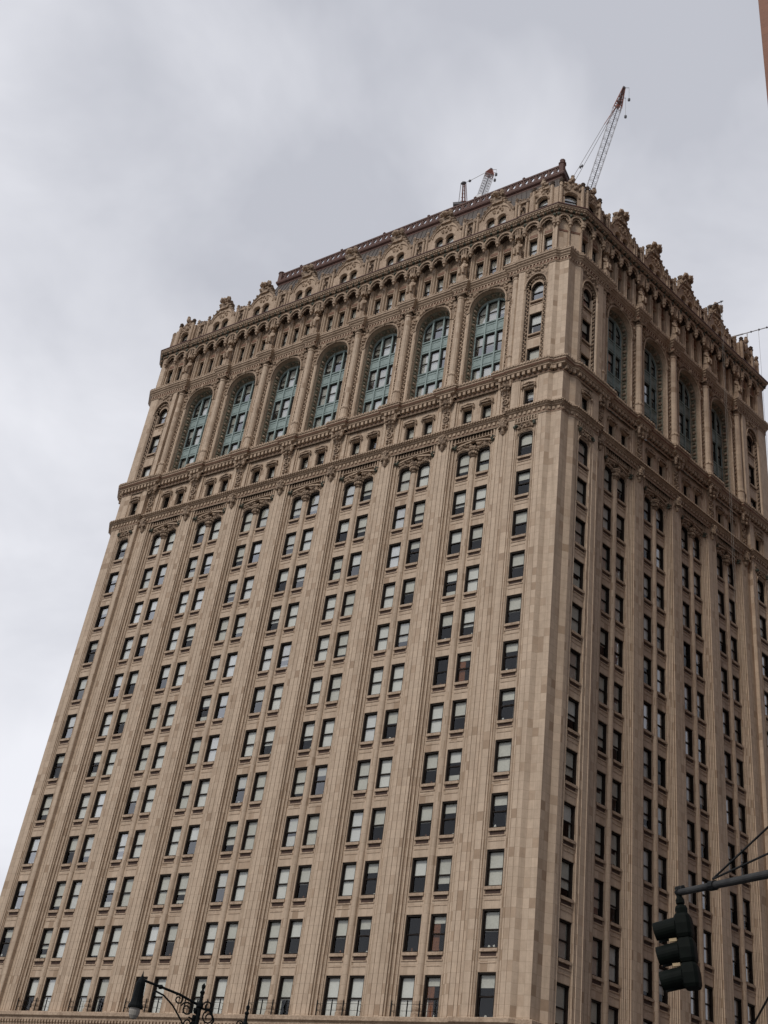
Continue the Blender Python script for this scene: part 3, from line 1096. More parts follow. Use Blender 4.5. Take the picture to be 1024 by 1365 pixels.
def arch_bay():
    mb = MB()
    rnd = random.Random(31)
    z0, z1 = 10.7, 22.75
    y = 0.20
    # spandrel wall with arched hole
    mb.strips(grid(AO), lambda x: arch(x, AO, ASPR, AB + 0.15), lambda x: z1, -0.35, y, 'relief')
    mb.box(AO, 2.892, -0.35, y, ASPR - 0.05, z1, 'relief', 'r')
    mb.box(-2.892, -AO, -0.35, y, ASPR - 0.05, z1, 'relief', 'r')
    for s in (-1, 1):
        # pier: outer moulding, leaf strip, field behind the column
        mb.profile([(s * a, b) for a, b in [(AO, -0.3), (AO, y + 0.04), (AO + 0.08, y + 0.12), (AO + 0.16, y + 0.04), (AO + 0.20, y + 0.04), (AO + 0.20, y)]], z0, ASPR, 'stone')
        mb.profile([(s * a, b) for a, b in [(AO + 0.20, y), (2.22, y)]], z0, ASPR + 0.1, 'stone')
        mb.profile([(s * a, b) for a, b in [(2.22, y), (2.24, y - 0.10), (2.52, y - 0.10), (2.54, y + 0.02), (2.892, y + 0.02)]], z0, 22.2, 'relief')
        z = z0 + 1.2
        k = 0
        while z < 22.0:
            mb.lump(s * (2.38 + (0.06 if k % 2 else -0.06)), y - 0.02, z, 0.12, 0.12, 0.13, 'trim', 0.25, rnd)
            z += 0.235
            k += 1
        mb.box(*sorted((s * 2.2, s * 2.56)), y - 0.12, y + 0.10, z0, z0 + 1.0, 'trim', 'r')
    # splayed coffered reveal
    path = []
    zt = [(-1, z0), (-1, ASPR)]
    N_ = 26
    def ring_pts(half, rise, yy):
        r = [(-half, yy, z0), (-half, yy, ASPR)]
        r += [(-half * math.cos(math.pi * i / N_), yy, arch(-half * math.cos(math.pi * i / N_), half, ASPR, rise)) for i in range(1, N_)]
        r += [(half, yy, ASPR), (half, yy, z0)]
        return r
    a_, b_, c_, d_ = ring_pts(AO, AB + 0.15, y + 0.04), ring_pts(AO - 0.05, AB + 0.10, -0.12), ring_pts(AW + 0.07, AB - 0.10, -0.66), ring_pts(AW, AB - 0.2, DEEP)
    for p_, q_, mt in ((a_, b_, 'trim'), (b_, c_, 'coffer'), (c_, d_, 'trim')):
        for i in range(len(p_) - 1):
            mb.face([p_[i], p_[i + 1], q_[i + 1], q_[i]], mt)
    # rosettes and lozenges in the reveal
    for i, (x, z, nx, nz) in enumerate(arch_path(AO - 0.16, ASPR, AB - 0.02, z0 + 0.2, 0.42)):
        big = i % 2 == 0
        r = 0.20 if big else 0.12
        mb.lump(x, -0.38, z, 0.10 if abs(nx) > .5 else r, 0.24 if big else 0.17, r if abs(nx) > .5 else 0.10, 'coffer' if i % 2 else 'relief', 0.2, rnd)
        if big:
            mb.lump(x * 0.985, -0.38, z, 0.12, 0.11, 0.11, 'trim', 0.2, rnd)
    # label moulding round the arch
    pts = [(x, y + 0.10, z) for x, y_, z in ring_pts(AO + 0.10, AB + 0.24, 0)]
    mb.tube(pts[1:-1], 0.09, 'trim', 5)
    # carving in the spandrels
    for s in (-1, 1):
        for i in range(16):
            x = s * rnd.uniform(1.0, 2.5)
            zl = arch(x, AO + .2, ASPR, AB + 0.35) if abs(x) < AO + .2 else 20.2
            if zl + 0.25 > 22.5:
                continue
            mb.lump(x, y + 0.05, rnd.uniform(zl + 0.2, 22.5), 0.16, 0.13, 0.14, 'trim', 0.3, rnd)
    mb.lump(0, y + 0.22, 22.35, 0.2, 0.2, 0.28, 'trim', 0.2, rnd)
    return mb


def column():
    mb = MB()
    rnd = random.Random(13)
    y = 0.34
    prof = [(0.44, 10.7), (0.44, 11.7), (0.40, 11.8), (0.40, 12.55), (0.46, 12.62), (0.46, 12.8), (0.36, 12.9), (0.33, 13.05),
            (0.33, 17.5), (0.32, 22.0), (0.38, 22.06), (0.38, 22.16), (0.32, 22.22), (0.34, 22.4), (0.46, 22.95), (0.56, 23.1), (0.56, 23.3)]
    mb.lathe(0, y, prof, 'stone', 12)
    for a in range(9):
        t = math.pi * a / 8
        for z, r in ((22.45, 0.36), (22.8, 0.45), (23.05, 0.5)):
            mb.lump(r * math.cos(t), y + r * math.sin(t), z, 0.11, 0.11, 0.15, 'relief', 0.25, rnd)
    for a in range(10):
        t = 2 * math.pi * a / 10
        mb.lump(0.44 * math.cos(t), y + 0.44 * math.sin(t), 12.7, 0.06, 0.06, 0.08, 'trim', 0.1, rnd)
    return mb


mesh_ab, mesh_col = arch_bay().mesh('wall'), column().mesh('column')
for f in FS:
    for u in f.c:
        part('wall', mesh_ab, f.mtx(u))
    for u in f.piers:
        part('column', mesh_col, f.mtx(u, sx=1.0))


def arched_window(seed):
    """bronze framed window of an arch: root frame and its sub-parts"""
    rnd = random.Random(seed)
    z0 = 10.8
    fr = MB()
    lights = []
    y = DEEP
    head = lambda x: arch(x, AW, ASPR, AB - 0.2)
    # transoms (spandrel panels) and mullions
    for za, zb in ((13.85, 15.25), (17.75, 19.2)):
        fr.box(-AW, AW, y - 0.06, y + 0.03, za, zb, 'bronze')
        fr.box(-AW, AW, y, y + 0.12, zb - 0.12, zb, 'bronze')
        fr.box(-AW, AW, y, y + 0.09, za, za + 0.10, 'bronze')
        for a, b in ((-1.53, -0.66), (-0.5, 0.5), (0.66, 1.53)):
            fr.box(a, b, y, y + 0.065, za + 0.28, za + 0.36, 'bronze')
            fr.box(a, b, y, y + 0.065, zb - 0.40, zb - 0.32, 'bronze')
            fr.box(a, a + 0.07, y, y + 0.06, za + 0.36, zb - 0.40, 'bronze')
            fr.box(b - 0.07, b, y, y + 0.06, za + 0.36, zb - 0.40, 'bronze')
    for x in (-0.58, 0.58):
        fr.box(x - 0.075, x + 0.075, y - 0.08, y + 0.14, z0, head(x) + 0.05, 'bronze')
    for s in (-1, 1):
        fr.box(s * 1.555 - 0.05, s * 1.555 + 0.05, y - 0.08, y + 0.08, z0, ASPR + 0.6, 'bronze')
    xs = grid(AW, n=24)
    fr.strips(xs, lambda x: max(ASPR, head(x) - 0.16), lambda x: head(x) + 0.12, y - 0.08, y + 0.08, 'bronze')
    # lights
    for (za, zb) in ((z0, 13.85), (15.25, 17.75), (19.2, None)):
        for a, b in ((-1.505, -0.655), (-0.505, 0.505), (0.655, 1.505)):
            if zb is None:
                nx = [a + (b - a) * i / 6 for i in range(7)]
                top = lambda x: head(x) - 0.13
            else:
                nx = [a, b]
                top = lambda x, zb=zb: zb - 0.02
            zm = (za + (zb or 21.6)) / 2 + 0.02
            d = 0.075
            sash = pane = bl = MB()
            lights.append(sash)
            sash.box(a, a + d, y - 0.14, y - 0.05, za, top(a + d), 'frame')
            sash.box(b - d, b, y - 0.14, y - 0.05, za, top(b - d), 'frame')
            sash.box(a, b, y - 0.14, y - 0.05, za, za + 0.09, 'frame')
            sash.box(a, b, y - 0.12, y - 0.04, zm - 0.045, zm + 0.045, 'frame')
            sash.strips(nx, lambda x: top(x) - 0.10, top, y - 0.14, y - 0.05, 'frame')
            for p, q in zip(nx[:-1], nx[1:]):
                pane.face([(p, y - 0.10, za), (q, y - 0.10, za), (q, y - 0.10, top(q)), (p, y - 0.10, top(p))], 'sky_glass')
            fracs = [1.0, 1.0, 0.85, 0.55, 0.5, 0.35]
            fq = rnd.choice(fracs)
            mt = rnd.choice(['blind', 'blind', 'blind2'])
            for p, q in zip(nx[:-1], nx[1:]):
                lo = za + (min(top(a), top(b)) - za) * (1 - fq)
                bl.face([(p, y - 0.20, lo), (q, y - 0.20, lo), (q, y - 0.20, top(q)), (p, y - 0.20, top(p))], mt)
    return fr, lights


AWM = []
for sd_ in range(5):
    fr_, li_ = arched_window(sd_)
    AWM.append([fr_.mesh('arched_window')] + [q.mesh('sash') for q in li_])
i = 0
for f in FS:
    for u in f.c:
        ms = AWM[(i * 2 + i // 3) % 5]
        o = part('arched_window', ms[0], f.mtx(u))
        for me in ms[1:]:
            link('sash', me, o)
        i += 1


def pav_arch(cl, pl):
    mb = MB()
    rnd = random.Random(17)
    h, y, z0, z1 = 0.60, 0.52, 10.7, 22.75
    z_sp, rise = 20.1, 0.85
    for s in (-1, 1):
        e = cl if s < 0 else pl - 0.42
        prof = [(h, y - 0.45), (h, y - 0.06), (h + 0.06, y), (h + 0.10, y - 0.04)]
        mb.profile([(s * a, b) for a, b in prof], z0, z_sp, 'stone')
        mb.profile([(s * a, b) for a, b in [(h + 0.10, y - 0.04), (h + 0.12, y - 0.10), (h + 0.38, y - 0.02), (h + 0.40, y + 0.08)]], z0, z_sp, 'grime_shade')
        z, k = z0 + 0.4, 0
        while z < z_sp:
            mb.lump(s * (h + 0.25 + (0.06 if k % 2 else -0.06)), y - 0.02, z, 0.10, 0.11, 0.12, 'trim', 0.25, rnd)
            z += 0.235; k += 1
        mb.profile([(s * a, b) for a, b in [(h + 0.40, y + 0.08), (h + 0.47, y + 0.20), (h + 0.52, PAV), (h + 0.56, PAV - 0.03), (h + 0.58, PAV)]], z0, z1, 'stone')
        rest = [(h + 0.58, PAV), (e, PAV)]
        if s > 0:
            rest += [(e, 0.10), (pl, 0.10)]
        mb.profile([(s * a, b) for a, b in rest], z0, z1, 'ashlar', 0.46)
    # arch over the top window
    xs = grid(h, n=14)
    mb.strips(xs, lambda x: arch(x, h, z_sp, rise, 2.0), lambda x: z1, y - 0.45, y - 0.06, 'trim', soffit='grime_shade')
    h2 = h + 0.5
    xs = grid(h2, n=16)
    mb.strips(xs, lambda x: arch(x, h2, z_sp, rise + 0.75, 2.1), lambda x: z1, y - 0.1, PAV - 0.05, 'relief')
    for k in range(13):
        t = math.pi * (k + .5) / 13
        mb.lump(0.88 * math.cos(t), y + 0.02, z_sp + (rise + 0.40) * math.sin(t), 0.13, 0.12, 0.12, 'relief', 0.25, rnd)
    pts = [(h2 * math.cos(math.pi * k / 16), PAV - 0.02, z_sp + (rise + 0.75) * math.sin(math.pi * k / 16)) for k in range(17)]
    mb.tube(pts, 0.07, 'trim', 5)
    for k in range(16):
        x = rnd.uniform(-1.0, 1.0)
        zz = arch(x, h2, z_sp, rise + 0.8, 2.1)
        if zz + .2 < 22.4:
            mb.lump(x, PAV, rnd.uniform(zz + 0.15, 22.45), 0.15, 0.12, 0.13, 'trim', 0.3, rnd)
    # floors between the windows
    for zb, zt in ((13.15, 14.75), (17.2, 18.7)):
        mb.box(-h, h, y - 0.45, y - 0.07, zb, zt - 0.42, 'stone', 'r')
        mb.box(-h, h, y - 0.45, y - 0.16, zt - 0.42, zt - 0.16, 'slot', 'r')
        mb.box(-h, h, y - 0.45, y + 0.02, zt - 0.16, zt, 'trim', 'r')
        mb.box(-h, h, y - 0.1, y - 0.02, zt - 0.52, zt - 0.43, 'trim', 'r')
    return mb


for f, u, cl, pl, flip in PAVS:
    part('wall', pav_arch(cl, pl).mesh('wall'), f.mtx(u, sx=1.0, flip=flip))

# ------------------------------------------------------------------ third cornice with red frieze
mb = MB()
pl3 = plan(0.32, 0.78, ressaut=0.42, rw=0.60)
sweep(mb, pl3, [(0.0, 22.45), (0.06, 22.53), (0.06, 22.59), (0.02, 22.62), (0.02, 22.90), (0.10, 22.94), (0.10, 23.01), (0.20, 23.11), (0.20, 23.20), (0.34, 23.32), (0.34, 23.42), (0.44, 23.50),
                (0.44, 23.66), (0.36, 23.70), (-1.1, 23.95)],
      ['trim', 'trim', 'trim', 'red', 'red', 'trim', 'trim', 'trim', 'trim', 'trim', 'trim', 'trim', 'trim', 'trim'])
for x, y, dx, dy in along(pl3, 0.02, 0.33):
    block(mb, x, y, dx, dy, 0.13, 0.08, 22.64, 22.92, 'trim')
for x, y, dx, dy in along(pl3, 0.34, 0.34):
    block(mb, x, y, dx, dy, 0.20, 0.12, 23.67, 23.81, 'trim')
part('cornice', mb.mesh('cornice'))

# ------------------------------------------------------------------ arcaded storey
PEND = 27.35


def pendant(mb, x, y, rnd):
    mb.lathe(x, y, [(0.0, PEND - 0.34), (0.10, PEND - 0.24), (0.12, PEND - 0.08), (0.09, PEND - 0.04), (0.21, PEND + 0.04), (0.23, PEND + 0.2), (0.16, PEND + 0.28), (0.22, PEND + 0.42), (0.26, PEND + 0.60)], 'trim', 8)


def small_arches(mb, x0, n, wdt, y, rnd, ztop=28.75, deep=0.55, ends=True):
    """row of corbelled arches between pendants"""
    for i in range(n):
        c = x0 + (i + 0.5) * wdt
        h = wdt / 2 - 0.10
        lo = lambda x: arch(x - c, h, PEND + 0.55, 0.62, 2.0)
        xs = [c + v for v in grid(h, n=12)]
        mb.strips([c - wdt / 2, c - h], lambda x: PEND + 0.45, lambda x: ztop, y - deep, y - 0.04, 'trim')
        mb.strips([c + h, c + wdt / 2], lambda x: PEND + 0.45, lambda x: ztop, y - deep, y - 0.04, 'trim')
        mb.strips(xs, lo, lambda x: ztop, y - deep, y - 0.04, 'relief', soffit='grime_shade')  # soffit takes the dark tone, its shade painted in
        # trefoil cusps and label
        pts = [(c + (h + .05) * math.cos(math.pi * k / 10), y + 0.01, PEND + 0.52 + 0.70 * math.sin(math.pi * k / 10)) for k in range(11)]
        mb.tube(pts, 0.10, 'trim', 5)
        pts = [(c + (h - .13) * math.cos(math.pi * k / 8), y - 0.10, PEND + 0.50 + 0.50 * math.sin(math.pi * k / 8)) for k in range(9)]
        mb.tube(pts, 0.06, 'relief', 4)
        for s in (-1, 1):
            mb.lump(c + s * h * 0.52, y - 0.12, PEND + 0.78, 0.10, 0.10, 0.10, 'relief', 0.2, rnd)
    for i in range(n + 1):
        if ends or 0 < i < n:
            pendant(mb, x0 + i * wdt, y - 0.02, rnd)
    for i in range(n + 1):
        mb.lump(x0 + i * wdt, y + 0.02, PEND + 1.2, 0.17, 0.15, 0.2, 'foliage_relief', 0.25, rnd)


def arcade_bay():
    mb = MB()
    rnd = random.Random(41)
    z0 = 23.75
    wd = 1.446
    # wall with three windows
    for s in (-1.5, -0.5, 0.5, 1.5):
        c = s * wd
        half_w = wd / 2 - 0.42
        if abs(s) == 1.5:
            a, b = (c - half_w, c + 0.72) if s > 0 else (c - 0.72, c + half_w)
        else:
            a, b = c - half_w, c + half_w
        mb.box(a, b, -0.45, 0.02, z0, 28.9, 'stone', 'r')
    for c in (-wd, 0, wd):
        mb.box(c - 0.43, c + 0.43, -0.45, 0.0, 26.72, 28.9, 'relief', 'r')
        mb.box(c - 0.46, c + 0.46, -0.02, 0.08, 26.74, 26.85, 'trim', 'r')
        mb.box(c - 0.40, c + 0.40, -0.02, 0.05, 26.95, 27.25, 'red', 'r')
        mb.box(c - 0.43, c + 0.43, -0.45, 0.16, z0, 24.30, 'trim', 'r')
    # piers with slender shafts between windows
    for s in (-1.5, -0.5, 0.5, 1.5):
        c = s * wd
        mb.prism([(c - 0.20, 0.0), (c + 0.20, 0.0), (c + 0.20, 0.26), (c + 0.12, 0.36), (c - 0.12, 0.36), (c - 0.20, 0.26)], z0, PEND + 0.5, 'stone', False)
        mb.lathe(c, 0.40, [(0.16, z0), (0.16, z0 + 0.35), (0.10, z0 + 0.45), (0.085, z0 + 0.6), (0.085, PEND - 0.5), (0.13, PEND - 0.35), (0.10, PEND - 0.15)], 'trim', 7)
    small_arches(mb, -1.5 * wd, 3, wd, 0.82, rnd, deep=0.75)
    return mb


def statue():
    """niche on the pier: robed carved figure under a canopy"""
    mb = MB()
    rnd = random.Random(51)
    wd = 1.446
    mb.box(-0.72, 0.72, -0.45, 0.02, 23.75, 28.9, 'trim', 'r')
    small_arches(mb, -0.5 * wd, 1, wd, 0.82, rnd, deep=0.75, ends=False)
    # pedestal
    mb.prism([(-0.46, 0.2), (0.46, 0.2), (0.46, 0.75), (0.25, 0.95), (-0.25, 0.95), (-0.46, 0.75)], 23.75, 24.75, 'trim')
    mb.prism([(-0.36, 0.2), (0.36, 0.2), (0.36, 0.70), (0.20, 0.86), (-0.20, 0.86), (-0.36, 0.70)], 24.75, 25.05, 'relief')
    return mb


def figure():
    """robed stone figure, carved in one mass with the bench it sits on"""
    mb = MB()
    rnd = random.Random(52)
    y = 0.58
    rings = [(25.0, .36, .30), (25.3, .34, .30), (25.6, .33, .30), (25.85, .36, .30), (26.1, .33, .25), (26.4, .31, .22), (26.58, .24, .19), (26.64, .10, .10), (26.70, .10, .10),
             (26.76, .14, .15), (26.88, .16, .17), (27.0, .14, .15), (27.08, .06, .07)]
    n = 10
    for (za, ax, ay), (zb, bx, by) in zip(rings[:-1], rings[1:]):
        for i in range(n):
            t0, t1 = 2 * math.pi * i / n, 2 * math.pi * (i + 1) / n
            mb.face([(ax * math.cos(t0), y + ay * math.sin(t0), za), (ax * math.cos(t1), y + ay * math.sin(t1), za),
                     (bx * math.cos(t1), y + by * math.sin(t1), zb), (bx * math.cos(t0), y + by * math.sin(t0), zb)], 'trim')
    for s in (-1, 1):
        mb.tube([(s * 0.32, y, 26.42), (s * 0.40, y + 0.12, 26.05), (s * 0.18, y + 0.34, 25.85)], 0.10, 'trim', 6)     # arms
        mb.tube([(s * 0.17, y + 0.1, 25.7), (s * 0.19, y + 0.40, 25.66), (s * 0.19, y + 0.36, 25.05)], 0.13, 'trim', 6)  # knees
    mb.lump(0, y + 0.17, 26.87, 0.035, 0.05, 0.05, 'trim', 0.1, rnd)
    return mb


def canopy():
    mb = MB()
    rnd = random.Random(53)
    y = 0.60
    oct_ = lambda r: [(r * math.cos(math.pi * (k + .5) / 4), y + r * math.sin(math.pi * (k + .5) / 4)) for k in range(8)]
    mb.prism(oct_(0.36), 27.25, 27.6, 'trim')
    mb.prism(oct_(0.27), 27.6, 28.45, 'relief')
    for k in range(8):
        x_, y_ = 0.33 * math.cos(math.pi * k / 4), y + 0.33 * math.sin(math.pi * k / 4)
        mb.bar((x_, y_, 27.1), (x_, y_, 28.2), 0.05, 'trim', 4)
        mb.lump(x_, y_, 28.3, 0.07, 0.07, 0.12, 'relief', 0.2, rnd)
    mb.lathe(0, y, [(0.27, 28.45), (0.12, 28.75), (0.05, 28.9)], 'relief', 8)
    return mb


mesh_ar, mesh_st, mesh_fig, mesh_can = arcade_bay().mesh('arcade'), statue().mesh('niche'), figure().mesh('statue'), canopy().mesh('canopy')
for f in FS:
    for u in f.c:
        part('arcade', mesh_ar, f.mtx(u))
    for u in f.piers:
        o = part('niche', mesh_st, f.mtx(u))
        link('statue', mesh_fig, o)
        link('canopy', mesh_can, o)


def pav_arcade(cl, pl):
    mb = MB()
    rnd = random.Random(61)
    z0 = 23.75
    e = pl - 0.70
    x0 = -min(cl, 1.50)
    wd = (e - x0) / 2
    y = PAV
    for i in range(3):
        c = x0 + i * wd
        a, b = c - (wd / 2 - 0.42), c + (wd / 2 - 0.42)
        a, b = max(a, -cl), min(b, e)
        if i == 0:
            a = -cl
        mb.box(a, b, y - 1.0, y - 0.30, z0, 28.9, 'stone', 'r')
        mb.prism([(max(c - 0.17, -cl), y - 0.4), (min(c + 0.17, e), y - 0.4), (min(c + 0.17, e), y - 0.12), (max(c - 0.17, -cl), y - 0.12)], z0, PEND + 0.5, 'stone', False)
        mb.lathe(min(c, e - 0.1), y - 0.10, [(0.14, z0), (0.14, z0 + 0.35), (0.09, z0 + 0.45), (0.085, z0 + 0.6), (0.085, PEND - 0.5), (0.13, PEND - 0.35), (0.10, PEND - 0.15)], 'trim', 7)
    for i in range(2):
        c = x0 + (i + 0.5) * wd
        mb.box(c - 0.43, c + 0.43, y - 1.0, y - 0.32, 26.72, 28.9, 'relief', 'r')
        mb.box(c - 0.46, c + 0.46, y - 0.34, y - 0.24, 26.74, 26.85, 'trim', 'r')
        mb.box(c - 0.40, c + 0.40, y - 0.34, y - 0.28, 26.95, 27.25, 'red', 'r')
        mb.box(c - 0.43, c + 0.43, y - 1.0, y - 0.12, z0, 24.30, 'trim', 'r')
    mb.box(e - 0.02, pl, -0.3, 0.05, z0, 28.9, 'trim', 'r')
    small_arches(mb, x0, 2, wd, y + 0.12, rnd, deep=0.6)
    if cl > 1.5:
        mb.box(-cl, x0, y - 0.5, y, PEND, 28.75, 'trim', 'r')
        mb.box(-cl, x0, y - 0.9, y - 0.01, z0, PEND, 'stone', 'r')
    return mb, [x0 + 0.5 * wd, x0 + 1.5 * wd]


PAV_AW = []
for f, u, cl, pl, flip in PAVS:
    mbx, cs = pav_arcade(cl, pl)
    part('arcade', mbx.mesh('arcade'), f.mtx(u, sx=1.0, flip=flip))
    PAV_AW.append((f, u, flip, cs))


# the cut-off corner above the third cornice: two blind arches
def corner_frame(a, b):
    """matrix whose x runs along a->b reversed so that y points outward"""
    dx, dy = b[0] - a[0], b[1] - a[1]
    l = math.hypot(dx, dy)
    dx, dy = dx / l, dy / l
    mx = Matrix(((-dx, dy, 0, (a[0] + b[0]) / 2), (-dy, -dx, 0, (a[1] + b[1]) / 2), (0, 0, 1, Z0), (0, 0, 0, 1)))
    return mx, l


def chamfer_arcade(l):
    mb = MB()
    rnd = random.Random(71)
    z0 = 23.55
    y = 0.0
    mb.box(-l / 2 + 0.02, l / 2 - 0.02, y - 0.9, y - 0.26, z0, 28.9, 'ashlar', 'r')
    for i in range(2):
        c = (i - 0.5) * l / 2
        mb.box(c - l / 4 + 0.16, c + l / 4 - 0.16, y - 0.30, y - 0.225, z0 + 0.5, 26.7, 'stone', 'r')
        mb.box(c - l / 4 + 0.16, c + l / 4 - 0.16, y - 0.30, y - 0.20, 26.75, 27.0, 'red', 'r')
    for c in (-l / 2 + 0.05, 0, l / 2 - 0.05):
        mb.lathe(c, y - 0.16, [(0.0, z0 + 0.62), (0.10, z0 + 0.75), (0.12, z0 + 0.9), (0.08, z0 + 1.0), (0.08, PEND - 0.5), (0.13, PEND - 0.35), (0.10, PEND - 0.15)], 'trim', 7)
    small_arches(mb, -l / 2, 2, l / 2, y + 0.10, rnd)
    return mb


MC, LC = corner_frame(A, B)
part('arcade', chamfer_arcade(LC).mesh('arcade'), MC)

# ------------------------------------------------------------------ main cornice
mb = MB()
pl4 = plan(0.78, PAV + 0.10, corner_pier=False)
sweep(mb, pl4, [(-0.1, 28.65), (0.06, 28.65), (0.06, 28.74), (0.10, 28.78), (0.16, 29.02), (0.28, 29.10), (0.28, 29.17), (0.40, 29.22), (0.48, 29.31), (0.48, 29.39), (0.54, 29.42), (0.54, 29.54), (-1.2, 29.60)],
      ['trim', 'trim', 'trim', 'grime_shade', 'trim', 'trim', 'trim', 'trim', 'trim', 'crest', 'crest', 'trim'])
rnd = random.Random(81)
for k, (x, y, dx, dy) in enumerate(along(pl4, 0.22, 0.24)):
    mb.lump(x, y, 28.92 + Z0 + rnd.uniform(-.03, .03), 0.15, 0.14, 0.11, 'foliage_relief' if k % 3 == 0 else 'relief', 0.3, rnd)
for k, (x, y, dx, dy) in enumerate(along(pl4, 0.28, 0.30)):
    block(mb, x, y, dx, dy, 0.17, 0.12, 29.11, 29.22, 'trim')
part('cornice', mb.mesh('cornice'))


# ------------------------------------------------------------------ attic: gabled dormers
def finial(mb, x, y, z, h=1.0, r=0.16, mat='trim', rnd=random):
    mb.lathe(x, y, [(r, z), (r * 1.3, z + 0.08 * h), (r * 1.3, z + 0.16 * h), (r * 0.7, z + 0.24 * h), (r * 1.15, z + 0.5 * h), (r * 1.2, z + 0.65 * h), (r * 0.5, z + 0.9 * h), (0, z + h)], mat, 7)


def gable():
    mb = MB()
    rnd = random.Random(91)
    y1, y0 = 0.30, -0.55
    z0 = 29.5
    outline = [(0.0, 34.75), (0.28, 34.72), (0.5, 34.3), (0.78, 33.95), (1.15, 33.55), (1.5, 33.0), (1.72, 32.55), (1.80, 32.3), (1.92, 32.25)]
    def top(x):
        x = abs(x)
        for (xa, za), (xb, zb) in zip(outline[:-1], outline[1:]):
            if x <= xb:
                return za + (zb - za) * (x - xa) / (xb - xa)
        return 32.25
    op = [(-1.06, -0.18), (0.18, 1.06)]
    edges = [-1.92, -1.8, -1.72, -1.5, -1.15, -0.78, -0.5, -0.28, 0, 0.28, 0.5, 0.78, 1.15, 1.5, 1.72, 1.8, 1.92]
    xs = set(edges)
    for a, b in op:
        c, h = (a + b) / 2, (b - a) / 2
        xs.update([c + v for v in grid(h, n=12)])
    xs = sorted(xs)
    zh = 31.72
    def lo(x):
        for a, b in op:
            if a + 1e-6 < x < b - 1e-6:
                return arch(x - (a + b) / 2, (b - a) / 2, zh, 0.42, 2.0)
        return None
    for a, b in zip(xs[:-1], xs[1:]):
        mid = (a + b) / 2
        hole = None
        for p, q in op:
            if p < mid < q:
                hole = (p, q)
        if hole is None:
            mb.strips([a, b], lambda x: z0, top, y0, y1, 'trim', ends=True, back=True)
        else:
            c, h = (hole[0] + hole[1]) / 2, (hole[1] - hole[0]) / 2
            mb.strips([a, b], lambda x: arch(x - c, h, zh, 0.42, 2.0), top, y0, y1, 'trim', ends=False, back=True)
            mb.box(a, b, y0, y1, z0, 30.25, 'trim', 'lR')
    # edge moulding and hood
    pts = [(x, y1 + 0.02, top(x) - 0.02) for x in edges]
    mb.tube(pts, 0.13, 'relief', 5)
    pts = [(1.45 * math.cos(math.pi * k / 14), y1 + 0.05, 32.25 + 1.25 * math.sin(math.pi * k / 14)) for k in range(15)]
    mb.tube(pts, 0.07, 'trim', 5)
    for a, b in op:
        c = (a + b) / 2
        pts = [(c + 0.52 * math.cos(math.pi * k / 10), y1 + 0.03, zh + 0.50 * math.sin(math.pi * k / 10)) for k in range(11)]
        mb.tube(pts, 0.05, 'trim', 4)
    # cartouche in the gable, beast and crest on top
    for k in range(16):
        mb.lump(rnd.uniform(-0.7, 0.7), y1 + 0.06, rnd.uniform(32.6, 33.4), 0.15, 0.12, 0.13, 'trim', 0.3, rnd)
    mb.prism([(-0.62, y1 - 0.75), (0.62, y1 - 0.75), (0.55, y1 + 0.22), (-0.55, y1 + 0.22)], 33.9, 34.95, 'relief')
    for k in range(34):
        t = rnd.uniform(-1, 1)
        mb.lump(0.70 * t, y1 - 0.2 + rnd.uniform(-.4, .5), 34.15 + rnd.uniform(0, 1.0) * (1 - 0.2 * abs(t)), 0.22, 0.22, 0.20, 'relief', 0.35, rnd)
    for x_ in (-0.52, 0.0, 0.52):
        mb.lump(x_, y1 + 0.25, 35.12, 0.27, 0.32, 0.24, 'trim', 0.25, rnd)
        mb.lump(x_ + 0.1, y1 - 0.35, 35.08, 0.25, 0.3, 0.24, 'relief', 0.25, rnd)
    mb.lump(0.05, y1 + 0.5, 34.85, 0.26, 0.36, 0.26, 'trim', 0.2, rnd)
    for s in (-1, 1):
        mb.lump(s * 1.88, y1 - 0.05, 32.5, 0.14, 0.2, 0.26, 'relief', 0.3, rnd)
        mb.lump(s * 1.0, y1 + 0.05, 33.85, 0.16, 0.2, 0.18, 'relief', 0.3, rnd)
        mb.lump(s * 1.4, y1 + 0.05, 33.35, 0.15, 0.2, 0.16, 'relief', 0.3, rnd)
    # cheeks running back to the roof
    for s in (-1, 1):
        mb.box(*sorted((s * 1.88, s * 1.70)), -2.0, y0, z0, 32.2, 'trim')
    mb.strips([-1.88, -1.5, -1.15, -0.6, 0, 0.6, 1.15, 1.5, 1.88], lambda x: z0, lambda x: min(top(x), 33.9) - 0.25, -2.6, y0 - 0.01, 'roof', back=False)
    return mb


